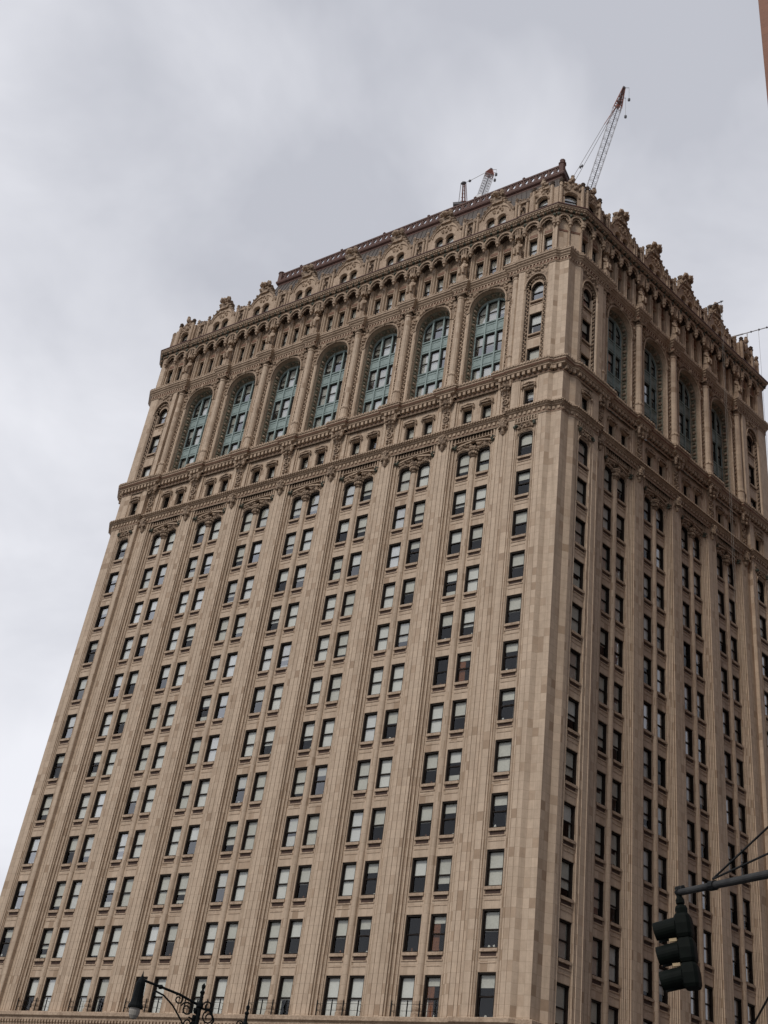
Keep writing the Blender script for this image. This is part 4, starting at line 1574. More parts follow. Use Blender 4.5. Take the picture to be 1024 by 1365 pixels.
def pier_pinnacle():
    """clustered niche between two gables, with a small hooded dormer behind"""
    mb = MB()
    rnd = random.Random(97)
    z0 = 29.5
    y = 0.15
    mb.box(-0.62, 0.62, -0.5, y, z0, 32.7, 'relief', '')
    for x in (-0.78, -0.42, 0.42, 0.78):
        oct_ = [(x + 0.14 * math.cos(math.pi * (k + .5) / 4), y + 0.12 + 0.14 * math.sin(math.pi * (k + .5) / 4)) for k in range(8)]
        mb.prism(oct_, z0, 32.4 if abs(x) < .5 else 33.0, 'trim')
        finial(mb, x, y + 0.12, 32.4 if abs(x) < .5 else 33.0, 0.75, 0.15, 'relief')
    for k in range(18):
        mb.lump(rnd.uniform(-0.3, 0.3), y + 0.1, rnd.uniform(z0 + 0.2, 32.0), 0.16, 0.15, 0.18, 'relief' if k % 2 else 'grime_shade', 0.3, rnd)
    mb.box(-0.75, 0.75, -0.3, y + 0.2, 32.6, 32.85, 'relief')
    for k in range(18):
        mb.lump(rnd.uniform(-0.6, 0.6), y, rnd.uniform(32.8, 33.35), 0.16, 0.16, 0.14, 'relief', 0.3, rnd)
    # hooded dormer
    mb.box(-0.62, 0.62, -2.9, -1.05, 30.5, 33.3, 'crest')
    mb.box(-0.42, 0.42, -1.2, -1.02, 31.2, 33.1, 'grime_shade')  # dark panel stands for the shaded opening
    hood = [(-0.85, 33.3), (0, 34.25), (0.85, 33.3)]
    mb.strips([-0.85, 0, 0.85], lambda x: 33.25, lambda x: 33.3 + 0.95 * (1 - abs(x) / 0.85), -3.0, -0.75, 'crest')
    return mb


mesh_g, mesh_pp = gable().mesh('dormer'), pier_pinnacle().mesh('pinnacle')


def simple_window(mb, c, wdt, z0, z1, y, arched=0.0, blind=None, frac=1.0, n=10):
    """sash window written into a builder: frame, sashes, glass, blind"""
    h = wdt / 2
    top = (lambda x: arch(x - c, h, z1 - arched, arched, 2.0)) if arched else (lambda x: z1)
    d = 0.075
    zt = lambda x: min(top(x), z1)
    for a, b in ((c - h, c - h + d), (c + h - d, c + h)):
        mb.box(a, b, y - 0.12, y, z0, (z1 - arched) if arched else z1, 'frame')
    mb.box(c - h, c + h, y - 0.12, y, z0, z0 + 0.08, 'frame')
    xs = [c + v for v in grid(h, n=n)] if arched else [c - h, c + h]
    mb.strips(xs, lambda x: top(x) - 0.11, top, y - 0.12, y, 'frame')
    zm = z0 + (z1 - z0) * 0.5
    mb.box(c - h, c + h, y - 0.10, y - 0.01, zm - 0.04, zm + 0.04, 'frame')
    for a, b in zip(xs[:-1], xs[1:]):
        mb.face([(a, y - 0.07, z0), (b, y - 0.07, z0), (b, y - 0.07, top(b)), (a, y - 0.07, top(a))], 'sky_glass')
        if blind:
            lo = z0 + (z1 - arched - z0) * (1 - frac)
            mb.face([(a, y - 0.16, lo), (b, y - 0.16, lo), (b, y - 0.16, top(b)), (a, y - 0.16, top(a))], blind)


def dorm_win(seed):
    rnd = random.Random(seed)
    mb = MB()
    simple_window(mb, 0, 0.88, 30.25, 32.14, 0.02, 0.42, rnd.choice(['blind', 'blind2']), rnd.choice([0.4, 0.6, 1.0]))
    return mb


DW = [dorm_win(k).mesh('dormer_window') for k in range(4)]
i = 0
for f in FS:
    for u in f.c:
        o = part('dormer', mesh_g, f.mtx(u))
        for x in (-0.62, 0.62):
            link('dormer_window', DW[(i * 3 + i // 4) % 4], o, Matrix.Translation((x, 0, 0)))
            i += 1
    for u in f.piers:
        part('pinnacle', mesh_pp, f.mtx(u))


def pav_attic(half_l, half_r, face, ww=1.05, crest=True, seed=1):
    """attic front of a pavilion: basket-arched window, octagonal piers, carved crest"""
    mb = MB()
    rnd = random.Random(seed)
    z0, z1 = 29.5, 32.7
    y = face
    h = ww / 2
    zs, rise = 31.35, 0.52
    mb.box(-half_l, -h, y - 0.6, y, z0, z1, 'trim')
    mb.box(h, half_r, y - 0.6, y, z0, z1, 'trim')
    xs = grid(h, n=14)
    mb.strips(xs, lambda x: arch(x, h, zs, rise, 2.6), lambda x: z1, y - 0.6, y, 'trim', back=True)
    mb.box(-h, h, y - 0.6, y - 0.05, z0, 30.22, 'trim')
    pts = [((h + 0.12) * math.cos(math.pi * k / 12), y + 0.04, zs + (rise + 0.14) * math.sin(math.pi * k / 12)) for k in range(13)]
    mb.tube(pts, 0.09, 'relief', 5)
    # stepped crest with scrolls
    ct = lambda x: 32.65 + 1.0 * (1 - min(1, abs(x) / (h + 0.45)) ** 1.5)
    mb.strips([(h + 0.45) * (-1 + k / 8) for k in range(17)], lambda x: 32.5, ct, y - 0.55, y + 0.02, 'trim', back=True)
    for k in range(26):
        x = rnd.uniform(-h - 0.45, h + 0.45)
        mb.lump(x, y + rnd.uniform(-.1, .12), rnd.uniform(32.2, ct(x) + 0.15), 0.19, 0.17, 0.19, 'trim' if k % 2 else 'relief', 0.35, rnd)
    mb.lump(0, y + 0.1, 33.75, 0.33, 0.26, 0.36, 'trim', 0.15, rnd)
    mb.lump(0, y + 0.1, 34.15, 0.2, 0.2, 0.2, 'relief', 0.15, rnd)
    for x in (-h - 0.42, h + 0.42):
        oct_ = [(x + 0.18 * math.cos(math.pi * (k + .5) / 4), y + 0.06 + 0.18 * math.sin(math.pi * (k + .5) / 4)) for k in range(8)]
        mb.prism(oct_, z0, 33.0, 'trim')
        finial(mb, x, y + 0.06, 33.0, 0.7, 0.2, 'grime_shade')
    return mb


for f, u, cl, pl, flip in PAVS:
    a_l, a_r = min(cl, 1.6), 1.35
    mbx = pav_attic(a_l, a_r, PAV - 0.12, seed=int(u * 10))
    o = part('dormer', mbx.mesh('dormer'), f.mtx(u, sx=1.0, flip=flip))
    wb = MB()
    simple_window(wb, 0, 1.05, 30.22, 31.87, PAV - 0.40, 0.50, 'blind2', 0.55)
    link('dormer_window', wb.mesh('dormer_window'), o)
o = part('dormer', pav_attic(LC / 2 - 0.06, LC / 2 - 0.06, -0.10, ww=1.25, seed=5).mesh('dormer'), MC)
wb = MB()
simple_window(wb, 0, 1.25, 30.22, 31.87, -0.36, 0.50, 'blind2', 0.8)
link('dormer_window', wb.mesh('dormer_window'), o)
for ca, cb in ((ENDL[0], ENDL[1]), (ENDR[0], ENDR[1])):
    me_, le_ = corner_frame(ca, cb)
    mb = MB()
    mb.box(-le_ / 2 + 0.05, le_ / 2 - 0.05, -0.7, -0.15, 29.5, 32.6, 'trim')
    rnd = random.Random(3)
    for k in range(14):
        mb.lump(rnd.uniform(-le_ / 2 + .2, le_ / 2 - .2), -0.3, rnd.uniform(32.4, 33.5), 0.25, 0.25, 0.25, 'relief', 0.3, rnd)
    part('dormer', mb.mesh('dormer'), me_)

# ------------------------------------------------------------------ mansard roof and cresting
S_IN, S_TOP, ZT = 1.15, 4.0, 40.25
rt = [FL.xy(39.2, -S_TOP), None, None]
def isect(o):
    """corner of the two facade lines set back by -o"""
    # left line y = -o_, right line x*CN - y*SN = o_
    y = -o
    x = (o + y * SN) / CN
    return (x, y)
rt[1] = isect(-S_TOP)
rt[2] = (rt[1][0] - 2.5, rt[1][1] + 24.0)
rb = [FL.xy(41.0, -S_IN), isect(-S_IN), FR.xy(30.5, -S_IN)]
rbk_t = [(-30.0, rt[2][1]), FL.xy(39.2, -26.0)]
rbk_b = [FR.xy(30.5, -31.0), FL.xy(41.0, -29.0)]
mb = MB()
top_p, bot_p = rt + rbk_t, rb + rbk_b
n = len(top_p)
for i in range(n):
    a, b, c, d = bot_p[i], bot_p[(i + 1) % n], top_p[(i + 1) % n], top_p[i]
    mb.face([(*a, 29.5 + Z0), (*b, 29.5 + Z0), (*c, ZT + Z0), (*d, ZT + Z0)], 'roof')
mb.face([(*p, ZT + Z0) for p in top_p], 'roof')
# standing seams
for i in range(2):
    a, b, c, d = bot_p[i], bot_p[i + 1], top_p[i + 1], top_p[i]
    l = math.hypot(b[0] - a[0], b[1] - a[1])
    k = int(l / 0.62)
    for j in range(k + 1):
        t = j / k
        p = (a[0] + (b[0] - a[0]) * t, a[1] + (b[1] - a[1]) * t, 29.5 + Z0)
        q = (d[0] + (c[0] - d[0]) * t, d[1] + (c[1] - d[1]) * t, ZT + Z0)
        mb.bar(p, q, 0.055, 'seam', 4)
part('roof', mb.mesh('roof'))
mb = MB()
mb.prism([(-50.8, 29.9), (-50.8, 0.9), FL.xy(49.0, -0.2), FL.xy(2, -0.2), FR.xy(2.5, -0.2), FR.xy(31.5, -0.5), FR.xy(31.5, -31.5)], 29.22 + Z0, 29.56 + Z0, 'roof')
part('flat_roof', mb.mesh('flat_roof'))

crest = MB()
line = [rbk_t[1]] + rt + [rbk_t[0]]
sweep(crest, line, [(-0.3, ZT - 0.35), (0.10, ZT - 0.30), (0.10, ZT - 0.1), (0.28, ZT + 0.05), (0.34, ZT + 0.22), (0.34, ZT + 0.40), (0.2, ZT + 0.46), (-0.5, ZT + 0.46)], 'crest')
zc = ZT + 0.46
for i in range(1, 3):
    (x0, y0), (x1, y1) = line[i], line[i + 1]
    l = math.hypot(x1 - x0, y1 - y0)
    dx, dy = (x1 - x0) / l, (y1 - y0) / l
    nx, ny = dy, -dx
    crest.bar((x0 + nx * .05, y0 + ny * .05, zc + Z0 + 1.10), (x1 + nx * .05, y1 + ny * .05, zc + Z0 + 1.10), 0.16, 'crest', 4)
    crest.bar((x0 + nx * .05, y0 + ny * .05, zc + Z0 + 0.08), (x1 + nx * .05, y1 + ny * .05, zc + Z0 + 0.08), 0.13, 'crest', 4)
    k = int(l / 0.72)
    for j in range(k + 1):
        t = j * l / k
        p = (x0 + dx * t + nx * .05, y0 + dy * t + ny * .05)
        crest.bar((*p, zc + Z0), (*p, zc + Z0 + 1.1), 0.12, 'crest', 4)
        if j < k:
            c = (x0 + dx * (t + .36) + nx * .05, y0 + dy * (t + .36) + ny * .05)
            e = 0.28
            for sx, sz in ((1, 1), (1, -1), (-1, 1), (-1, -1)):
                crest.bar((c[0] + dx * e * sx, c[1] + dy * e * sx, zc + Z0 + 0.56 + 0.02 * sz), (c[0] + dx * .02, c[1] + dy * .02, zc + Z0 + 0.56 + 0.42 * sz), 0.10, 'crest', 4)
        if j % 8 == 4 and i == 1:
            crest.lathe(p[0], p[1], [(0.16, zc + Z0 + 1.2), (0.2, zc + Z0 + 1.35), (0.0, zc + Z0 + 1.65)], 'crest', 6)
for p, hh in ((rt[0], 1.55), (rt[1], 1.9), (rt[2], 1.55)):
    crest.lathe(p[0], p[1], [(0.34, zc + Z0 - 0.4), (0.34, zc + Z0 + 1.2), (0.42, zc + Z0 + 1.3), (0.42, zc + Z0 + 1.42), (0.26, zc + Z0 + 1.5), (0.3, zc + Z0 + hh), (0.0, zc + Z0 + hh + 0.25)], 'crest', 8)
part('roof_cresting', crest.mesh('roof_cresting'))
mb = MB()
for t in [0.04 + 0.105 * k for k in range(10)]:
    x = rt[0][0] + (rt[1][0] - rt[0][0]) * t
    mb.lathe(x, rt[0][1] - 1.9, [(0.07, 33.0 + Z0), (0.05, 35.6 + Z0), (0.12, 35.8 + Z0), (0.0, 36.2 + Z0)], 'crest', 6)
part('roof_finials', mb.mesh('roof_finials'))

# ------------------------------------------------------------------ arcade windows
def arc_win(seed):
    rnd = random.Random(seed)
    mb = MB()
    simple_window(mb, 0, 0.86, 24.30, 26.72, -0.22, 0, rnd.choice(['blind', 'blind2', 'blind2']), rnd.choice([0.45, 0.8, 1.0, 0.9]))
    return mb


AWN = [arc_win(k).mesh('arcade_window') for k in range(5)]
i = 0
for f in FS:
    for u in f.c:
        for x in (-1.446, 0, 1.446):
            part('arcade_window', AWN[(i * 2 + i // 5) % 5], f.mtx(u) @ Matrix.Translation((x, 0, 0)))
            i += 1
for f, u, flip, cs in PAV_AW:
    for c in cs:
        part('arcade_window', AWN[(i * 2 + i // 5) % 5], f.mtx(u, sx=1.0, flip=flip) @ Matrix.Translation((c, PAV - 0.36, 0)))
        i += 1

# ------------------------------------------------------------------ sash windows of the shaft
def sash_window(wdt, hgt, frac, blind, lower=None, arched=0.0, curtain=False, gl='glass'):
    """frame builder and its sub-parts; origin at the sill centre, on the wall face"""
    fr, pane, bl = MB(), MB(), MB()
    h = wdt / 2
    y = -0.20
    d = 0.085
    y = -0.07
    fr.box(-h, -h + d, y - 0.30, y, 0, hgt, 'frame', 'r')
    fr.box(h - d, h, y - 0.30, y, 0, hgt, 'frame', 'r')
    fr.box(-h, h, y - 0.30, y, hgt - 0.11, hgt + 0.02, 'frame', 'r')
    fr.box(-h, h, y - 0.30, y + 0.02, -0.01, 0.09, 'frame', 'r')
    zm = hgt * 0.49
    fr.box(-h + d, h - d, y - 0.20, y - 0.11, zm - 0.045, zm + 0.045, 'frame', 'r')
    for s in (-1, 1):
        fr.box(*sorted((s * (h - d), s * (h - d - 0.05))), y - 0.22, y - 0.13, 0.05, hgt - 0.1, 'frame', 'r')
    if arched:
        for s in (-1, 1):
            xs = [s * h * (0.45 + 0.55 * k / 5) for k in range(6)]
            xs.sort()
            fr.strips(xs, lambda x: hgt - 0.16 - 0.34 * (max(0, abs(x) / h - 0.45) / 0.55) ** 2, lambda x: hgt + 0.01, y - 0.28, y - 0.01, 'frame')
    yp = y - 0.18
    pane.face([(-h + d, yp, 0.08), (h - d, yp, 0.08), (h - d, yp, hgt - .1), (-h + d, yp, hgt - .1)], gl)
    y = y - 0.05
    yb = y - 0.20
    if frac > 0:
        lo = hgt - 0.1 - (hgt - 0.18) * frac
        bl.box(-h + d * .6, h - d * .6, yb - 0.01, yb, lo, hgt - 0.05, blind, 'r')
        bl.box(-h + d * .6, h - d * .6, yb - 0.02, yb + 0.01, lo, lo + 0.04, blind, 'r')
    if lower:
        bl.box(-h + d * .6, h - d * .6, yb - 0.05, yb - 0.04, 0.05, zm * lower, 'blind', 'r')
    if curtain:
        n = 8
        for k in range(n):
            x0 = -h * 0.05 + h * 0.85 * k / n
            x1 = -h * 0.05 + h * 0.85 * (k + 1) / n
            bl.face([(x0, yb - 0.05 * (k % 2), 0.1), (x1, yb - 0.05 * ((k + 1) % 2), 0.1), (x1, yb - 0.05 * ((k + 1) % 2), hgt * 0.78), (x0, yb - 0.05 * (k % 2), hgt * 0.78)], 'curtain')
    if frac < 0.7:
        # things standing on the inner sill, a side curtain here and there
        rq = random.Random(int(frac * 1000 + wdt * 77 + hgt * 31))
        for q in range(rq.choice([1, 2, 3])):
            xq = rq.uniform(-h + 0.2, h - 0.2)
            bl.lump(xq, yb - 0.06, 0.16 + rq.uniform(0, .1), rq.uniform(.05, .12), .05, rq.uniform(.08, .18), rq.choice(['blind2', 'blind', 'frame', 'curtain', 'foliage_relief']), 0.3, rq)
        if rq.random() < 0.45:
            sx = rq.choice([-1, 1])
            bl.box(*sorted((sx * (h - 0.06), sx * (h - 0.24))), yb - 0.05, yb - 0.02, 0.06, hgt * 0.5, 'blind', 'r')
    if not bl.f:
        # a narrow side curtain
        bl.box(-h + 0.06, -h + 0.22, yb - 0.03, yb, 0.06, hgt - 0.08, 'blind', 'r')
    return fr, pane, bl


VARS = [(1.0, 'blind', None, False), (1.0, 'blind2', None, False), (0.92, 'blind2', None, False), (0.55, 'blind', None, False), (0.5, 'blind', 0.8, False),
        (0.5, 'blind2', None, False), (0.42, 'blind', None, False), (0.0, 'blind', None, False), (0.3, 'blind', None, False), (0.75, 'blind', None, False),
        (0.2, 'blind', None, True), (0.62, 'blind2', None, False), (0.85, 'blind', None, False), (0.66, 'blind', 0.35, False), (0.36, 'blind2', 0.5, False)]
WTS = [5, 4, 3, 5, 3, 3, 2, 1.6, 1.6, 2.5, 0.12, 2.5, 2.5, 2, 1.5]
CACHE = {}


def win_set(wdt, hgt, v, arched, glz):
    key = (wdt, hgt, v, arched, glz)
    if key not in CACHE:
        fq, b_, lw, cu = VARS[v]
        sets = sash_window(wdt, hgt, fq, b_, lw, arched, cu, glz)
        CACHE[key] = (sets, [None, None, None])
    return CACHE[key]


jobs = []
rw = random.Random(2024)
WP = WX1 - WX0


def job(f, u, o, z, wdt, hgt, k, v=None, arched=0.0):
    """k = horizontal scale"""
    if v is None:
        wt = list(WTS)
        if f is FL and u > 14:            # further along: nearly all blinds drawn
            wt = [7, 7, 4, 3, 2, 2, 1, .6, .6, 2, 0, 2, 3, 1.5, 1]
        if f is FR:
            wt = [8, 4, 2, 4, 4, 2, 1, .7, .7, 3, 0, 2, 3, 2, 1]
        v = rw.choices(range(len(VARS)), wt)[0]
    mt = f.mtx(u, o, z, sx=k)
    c = mt @ Vector((0, 0, hgt / 2))
    px, py = project(c)
    e1 = project(mt @ Vector((-wdt / 2, 0, 0)))
    e2 = project(mt @ Vector((wdt / 2, 0, 0)))
    e3 = project(mt @ Vector((wdt / 2, 0, hgt)))
    area = abs((e2[0] - e1[0]) * (e3[1] - e1[1]) - (e2[1] - e1[1]) * (e3[0] - e1[0]))
    if not (-10 < px < 1030 and -10 < py < 1370):
        area = 0
    # panes far along the left front and high up mirror more of the sky
    far = (0.25 + 0.014 * u + 0.012 * z) if f is FL else 0.25
    glz = 'glass'
    if v != 10 and rw.random() < far:
        glz = 'grey_glass' if rw.random() < (0.6 if f is FL else 0.3) else 'sky_glass'
    if f is FL and u < 11 and z < 0 and glz == 'sky_glass':
        glz = 'glass'
    jobs.append((area, mt, wdt, hgt, v, arched, glz))


for f in FS:
    for bi, u in enumerate(f.c):
        for s in (-1, 1):
            x = s * (WX0 + WX1) / 2 * f.k
            job(f, u + x, 0, 1.42, WP, 2.50, f.k, None, 0.3)
            for k in ROWS:
                hh = WH if k < 12 else row_top(12) - Z_BOT
                v = None
                if f is FL and bi == 0 and s < 0 and k in (6, 11, 12):
                    v = 10
                if f is FL and bi == 0 and s > 0 and k in (6, 11):
                    v = 7
                job(f, u + x, 0, row_top(k) - hh, WP, hh, f.k, v)
            job(f, u + s * 0.93 * f.k, 0.22 - 0.18, 6.2, 0.94, 2.25, f.k, rw.choice([4, 6, 7, 8, 5]))
    for u in f.S:
        job(f, u, 0.62, 1.42, 1.27, 2.40, 1.0, None, 0.3)
        for k in ROWS:
            hh = WH if k < 12 else row_top(12) - Z_BOT
            job(f, u, 0.62, row_top(k) - hh, 1.27, hh, 1.0, rw.choice([3, 5, 6, 3, 9, 0, 8]) if f is FL else None)
        job(f, u, 0.66 - 0.18, 6.2, 0.94, 2.25, 1.0, rw.choice([4, 6, 7, 8]))
        for zb, zt in ((10.75, 13.15), (14.75, 17.2)):
            job(f, u, 0.40, zb, 1.20, zt - zb, 1.0, rw.choice([3, 5, 6]))
jobs.sort(key=lambda j: -j[0])
SILL = MB()
stuff = MB()
for n_, (area, mt, wdt, hgt, v, arched, glz) in enumerate(jobs):
    sets, meshes = win_set(wdt, hgt, v, arched, glz)
    if n_ < 100 and area > 0:
        for q, nm in enumerate(('window', 'pane', 'blind')):
            if meshes[q] is None:
                meshes[q] = sets[q].mesh(nm)
        o = part('window', meshes[0], mt)
        link('pane', meshes[1], o)
        link('curtain' if v == 10 else 'blind', meshes[2], o)
    else:
        for q in sets:
            stuff.add(q, mt)
o = part('window', stuff.mesh('window'))
o['kind'] = 'stuff'
# arched top windows of the pavilions
for f, u, cl, pl, flip in PAVS:
    mb = MB()
    simple_window(mb, 0, 1.20, 18.70, 20.95, 0.22, 0.85, 'blind', 0.0)
    part('round_headed_window', mb.mesh('round_headed_window'), f.mtx(u, sx=1.0))

# ------------------------------------------------------------------ ground, streets
mb = MB()
mb.face([(-3000, -3000, -0.30), (3000, -3000, -0.30), (3000, 3000, -0.30), (-3000, 3000, -0.30)], 'ground')
structure('ground', mb.mesh('ground'))
mb = MB()
mb.face([(-400, -62.0, -0.15), (400, -62.0, -0.15), (400, -7.0, -0.15), (-400, -7.0, -0.15)], 'asphalt')
q = [FR.xy(-60, 6.0), FR.xy(-60, 14.0), FR.xy(200, 14.0), FR.xy(200, 6.0)]
mb.face([(*p, -0.146) for p in q], 'asphalt')
structure('road', mb.mesh('road'))
mb = MB()
for y in (-20, -34, -48):
    for k in range(-30, 31):
        mb.face([(k * 9.0, y - 0.08, -0.14), (k * 9.0 + 3, y - 0.08, -0.14), (k * 9.0 + 3, y + 0.08, -0.14), (k * 9.0, y + 0.08, -0.14)], 'paint')
structure('road_markings', mb.mesh('road_markings'))
mb = MB()
mb.prism([(-400, -7.0), (2.5, -7.0), FR.xy(-4, 5.5), FR.xy(200, 5.5), (0, 180), (-400, 180)], -0.28, 0.0, 'concrete')
mb.prism([(-400, -75.0), (400, -75.0), (400, -62.0), (-400, -62.0)], -0.28, 0.0, 'concrete')
mb.prism([FR.xy(-5.0, 14.5), (400, -6.5), (400, 200), FR.xy(200, 14.5)], -0.28, 0.0, 'concrete')
structure('pavement', mb.mesh('pavement'))

# ------------------------------------------------------------------ neighbour across the side street
rb_c = Vector((33.221 - 0.2205 * 66, -65.395 + 0.9754 * 66, 0))
rtower = empty('brown_tower', rb_c)
tag(rtower, 'orange brown high rise cut by the right edge of the view, across the side street', 'building')
mb = MB()
dR = Vector((SN, CN, 0))
c0 = Vector((0, 0, 0)); c1_ = Vector((34, -1.5, 0)); c2_ = c1_ + dR * 30; c3_ = dR * 30
mb.prism([(p.x, p.y) for p in (c0, c1_, c2_, c3_)], 0, 150, 'redbrick')
link('wall', mb.mesh('wall'), rtower)
mb = MB()
for k in range(9):
    for j in range(36):
        x = 3.2 + k * 3.5
        z = 6 + j * 3.9
        yy = -1.5 * (x / 34)
        mb.box(x, x + 1.7, yy - 0.06, yy + 0.1, z, z + 2.2, 'frame')
        mb.box(x + 0.1, x + 1.6, yy - 0.08, yy, z + 0.1, z + 2.1, 'room')
o = link('window', mb.mesh('window'), rtower)
o['kind'] = 'stuff'
mb = MB()
mb.prism([(-0.5, -0.5), (34.6, -2.0), (c2_.x + .5, c2_.y + .5), (c3_.x - .5, c3_.y + .5)], 149.9, 151.5, 'redbrick')
link('roof', mb.mesh('roof'), rtower)


# ------------------------------------------------------------------ tower cranes beyond the roof
def lattice(mb, p, q, up, w0, w1, n, r, mats=('crane_white', 'crane_white'), chord=0.18, top_mat=None):
    """four-chord lattice from p to q"""
    p, q = Vector(p), Vector(q)
    d = (q - p).normalized()
    a = d.cross(up).normalized()
    b = a.cross(d).normalized()
    def corner(t, i):
        wdt = w0 + (w1 - w0) * t
        sx, sy = ((-1, -1), (1, -1), (1, 1), (-1, 1))[i]
        return p + (q - p) * t + a * (sx * wdt / 2) + b * (sy * wdt / 2)
    for i in range(4):
        mb.bar(corner(0, i), corner(1, i), chord, top_mat if (top_mat and i == 0) else mats[0], 4)
    for k in range(n):
        t0, t1 = k / n, (k + 1) / n
        for i in range(4):
            j = (i + 1) % 4
            if k % 2:
                mb.bar(corner(t0, i), corner(t1, j), r, mats[1], 3)
            else:
                mb.bar(corner(t0, j), corner(t1, i), r, mats[1], 3)
            mb.bar(corner(t1, i), corner(t1, j), r, mats[1], 3)
    return a, b


def crane(name, label, base_px, tip_px, dist_b, dist_t, aframe_px, wdt, seed):
    pb, pt = ray(*base_px, dist_b), ray(*tip_px, dist_t)
    d = (pt - pb)
    L_ = d.length
    dn = d.normalized()
    # pivot well below the roof line, along the boom
    piv = pb - dn * (0.25 * L_)
    root = empty(name, (piv.x, piv.y, 0))
    tag(root, label, 'crane', 'lattice cranes beyond the roof')
    T = Vector((piv.x, piv.y, 0))
    loc = lambda v: tuple(Vector(v) - T)
    up = Vector((0, 0, 1))
    mbm = MB()
    lattice(mbm, loc((piv.x, piv.y, 0)), loc(piv - Vector((0, 0, 2.5))), Vector((0, 1, 0)), 2.4, 2.4, 40, 0.10, ('crane_red', 'crane_red'), 0.2)
    mbm.build('mast', root)
    mbc = MB()
    x, y, z = loc(piv)
    mbc.box(x - 2.2, x + 2.2, y - 2.2, y + 2.2, z - 2.4, z - 1.2, 'crane_red')
    mbc.box(x + 0.8, x + 2.4, y - 2.6, y - 0.6, z - 1.2, z + 1.2, 'crane_white')
    mbc.box(x - 3.5, x - 1.4, y - 1.5, y + 1.5, z - 1.2, z + 1.6, 'crane_dark')
    mbc.build('cab', root)
    mbb = MB()
    split_t = pb + d * 0.80
    a, b = lattice(mbb, loc(piv), loc(split_t), FWD, wdt, wdt, 26, 0.035, chord=0.05)
    cdir = dn.cross(FWD).normalized()
    mbb.bar(loc(piv + FWD * (-wdt * .5)), loc(split_t + FWD * (-wdt * .5)), 0.10, 'crane_dark', 5)
    mbb.build('boom', root)
    mbt = MB()
    lattice(mbt, loc(split_t), loc(pt), FWD, wdt, 0.5, 8, 0.05, ('crane_red', 'crane_red'), 0.10)
    mbt.bar(loc(split_t + d * 0.05), loc(pt), 0.30, 'crane_dark', 5, 0.30)
    for tt in (0.02, 0.06):
        mid = split_t + d * tt
        mbt.lump(*loc(mid), wdt * .34, wdt * .34, 0.7, 'crane_dark' if tt > .03 else 'crane_red', 0.1)
    mbt.lump(*loc(pt), 0.42, 0.42, 0.5, 'crane_dark', 0.1)
    mbt.build('boom_head', root)
    mbh = MB()
    for src, drop in ((pt, 0.17), (split_t + d * 0.10, 0.27)):
        s_ = src + RIGHT * (0.5 + wdt * 0.35)
        e_ = s_ - Vector((0, 0, drop * L_))
        mbh.bar(loc(src), loc(s_), 0.06, 'crane_dark', 3)
        mbh.bar(loc(s_), loc(e_), 0.035, 'rope', 3)
        mbh.lathe(*loc(e_)[:2], [(0.0, loc(e_)[2] - 0.9), (0.3, loc(e_)[2] - 0.5), (0.3, loc(e_)[2]), (0.0, loc(e_)[2] + 0.3)], 'crane_dark', 6)
    mbh.build('hook', root)
    mba = MB()
    return root, loc, piv, pb, pt, split_t, mba, dn, L_, wdt


# tall white crane at the right of the roof corner
root, loc, piv, pb, pt, sp, mba, dn, L_, wd_ = crane('tower_crane', 'tall white lattice crane boom with a dark red tip rising behind the roof corner',
                                                     (787, 252), (832, 117), 262, 268, None, 1.75, 1)
af = ray(752, 262, 262)
for k in (-0.5, 0.5):
    mba.bar(loc(piv + RIGHT * k), loc(af + RIGHT * k), 0.18, 'crane_red', 4)
    far = sp - dn * (0.16 * L_) - RIGHT * (1.4 - 0.5 * k)
    mba.bar(loc(af + RIGHT * k), loc(far), 0.055, 'rope', 3)
    mba.bar(loc(far), loc(pt - dn * 3.0), 0.09, 'crane_red', 3)
    mba.lump(*loc(af + (far - af) * (0.42 + 0.02 * k)), 0.25, 0.25, 0.5, 'crane_dark', 0.1)
mba.build('pendant_lines', root)

# shorter crane with its red back mast, left of it
root, loc, piv, pb, pt, sp, mba, dn, L_, wd_ = crane('tower_crane', 'shorter luffing crane with red back mast peeking over the middle of the roof edge',
                                                     (640, 268), (655, 226), 262, 266, None, 2.0, 2)
top = ray(618, 244, 262)
for x in (611, 616, 620, 623):
    bse = ray(x, 275, 262)
    tq = top + RIGHT * ((x - 617) * 0.09)
    mba.bar(loc(bse), loc(tq), 0.20 if x in (616, 620) else 0.10, 'crane_red' if x != 611 else 'crane_white', 4)
for k in range(5):
    z = 0.15 + 0.17 * k
    a1, a2 = ray(613, 272, 262).lerp(top, z), ray(622, 272, 262).lerp(top, z)
    mba.bar(loc(a1), loc(a2), 0.07, 'crane_red', 3)
mba.lump(*loc(top), 0.75, 0.5, 0.4, 'crane_dark', 0.1)
blk = ray(626.5, 241, 262)
mba.bar(loc(top), loc(blk), 0.05, 'rope', 3)
mba.lump(*loc(blk), 0.35, 0.3, 0.35, 'crane_dark', 0.1)
mba.bar(loc(blk), loc(pt), 0.06, 'rope', 3)
mba.build('back_mast', root)
mbx = MB()
p0, p1 = ray(604, 272.5, 262), ray(622, 271, 262)
mbx.bar(loc(p0), loc(p1), 0.5, 'crane_dark', 4)
mbx.build('counter_jib', root)


# ------------------------------------------------------------------ rope outriggers on the side-street parapet
def on_right(px, py, o):
    """point on the plane parallel to the right front at projection o, seen at the pixel"""
    d = ray(px, py, 1.0) - CAM
    nrm = Vector((CN, -SN, 0))
    t = (o - nrm.dot(CAM)) / nrm.dot(d)
    return CAM + d * t


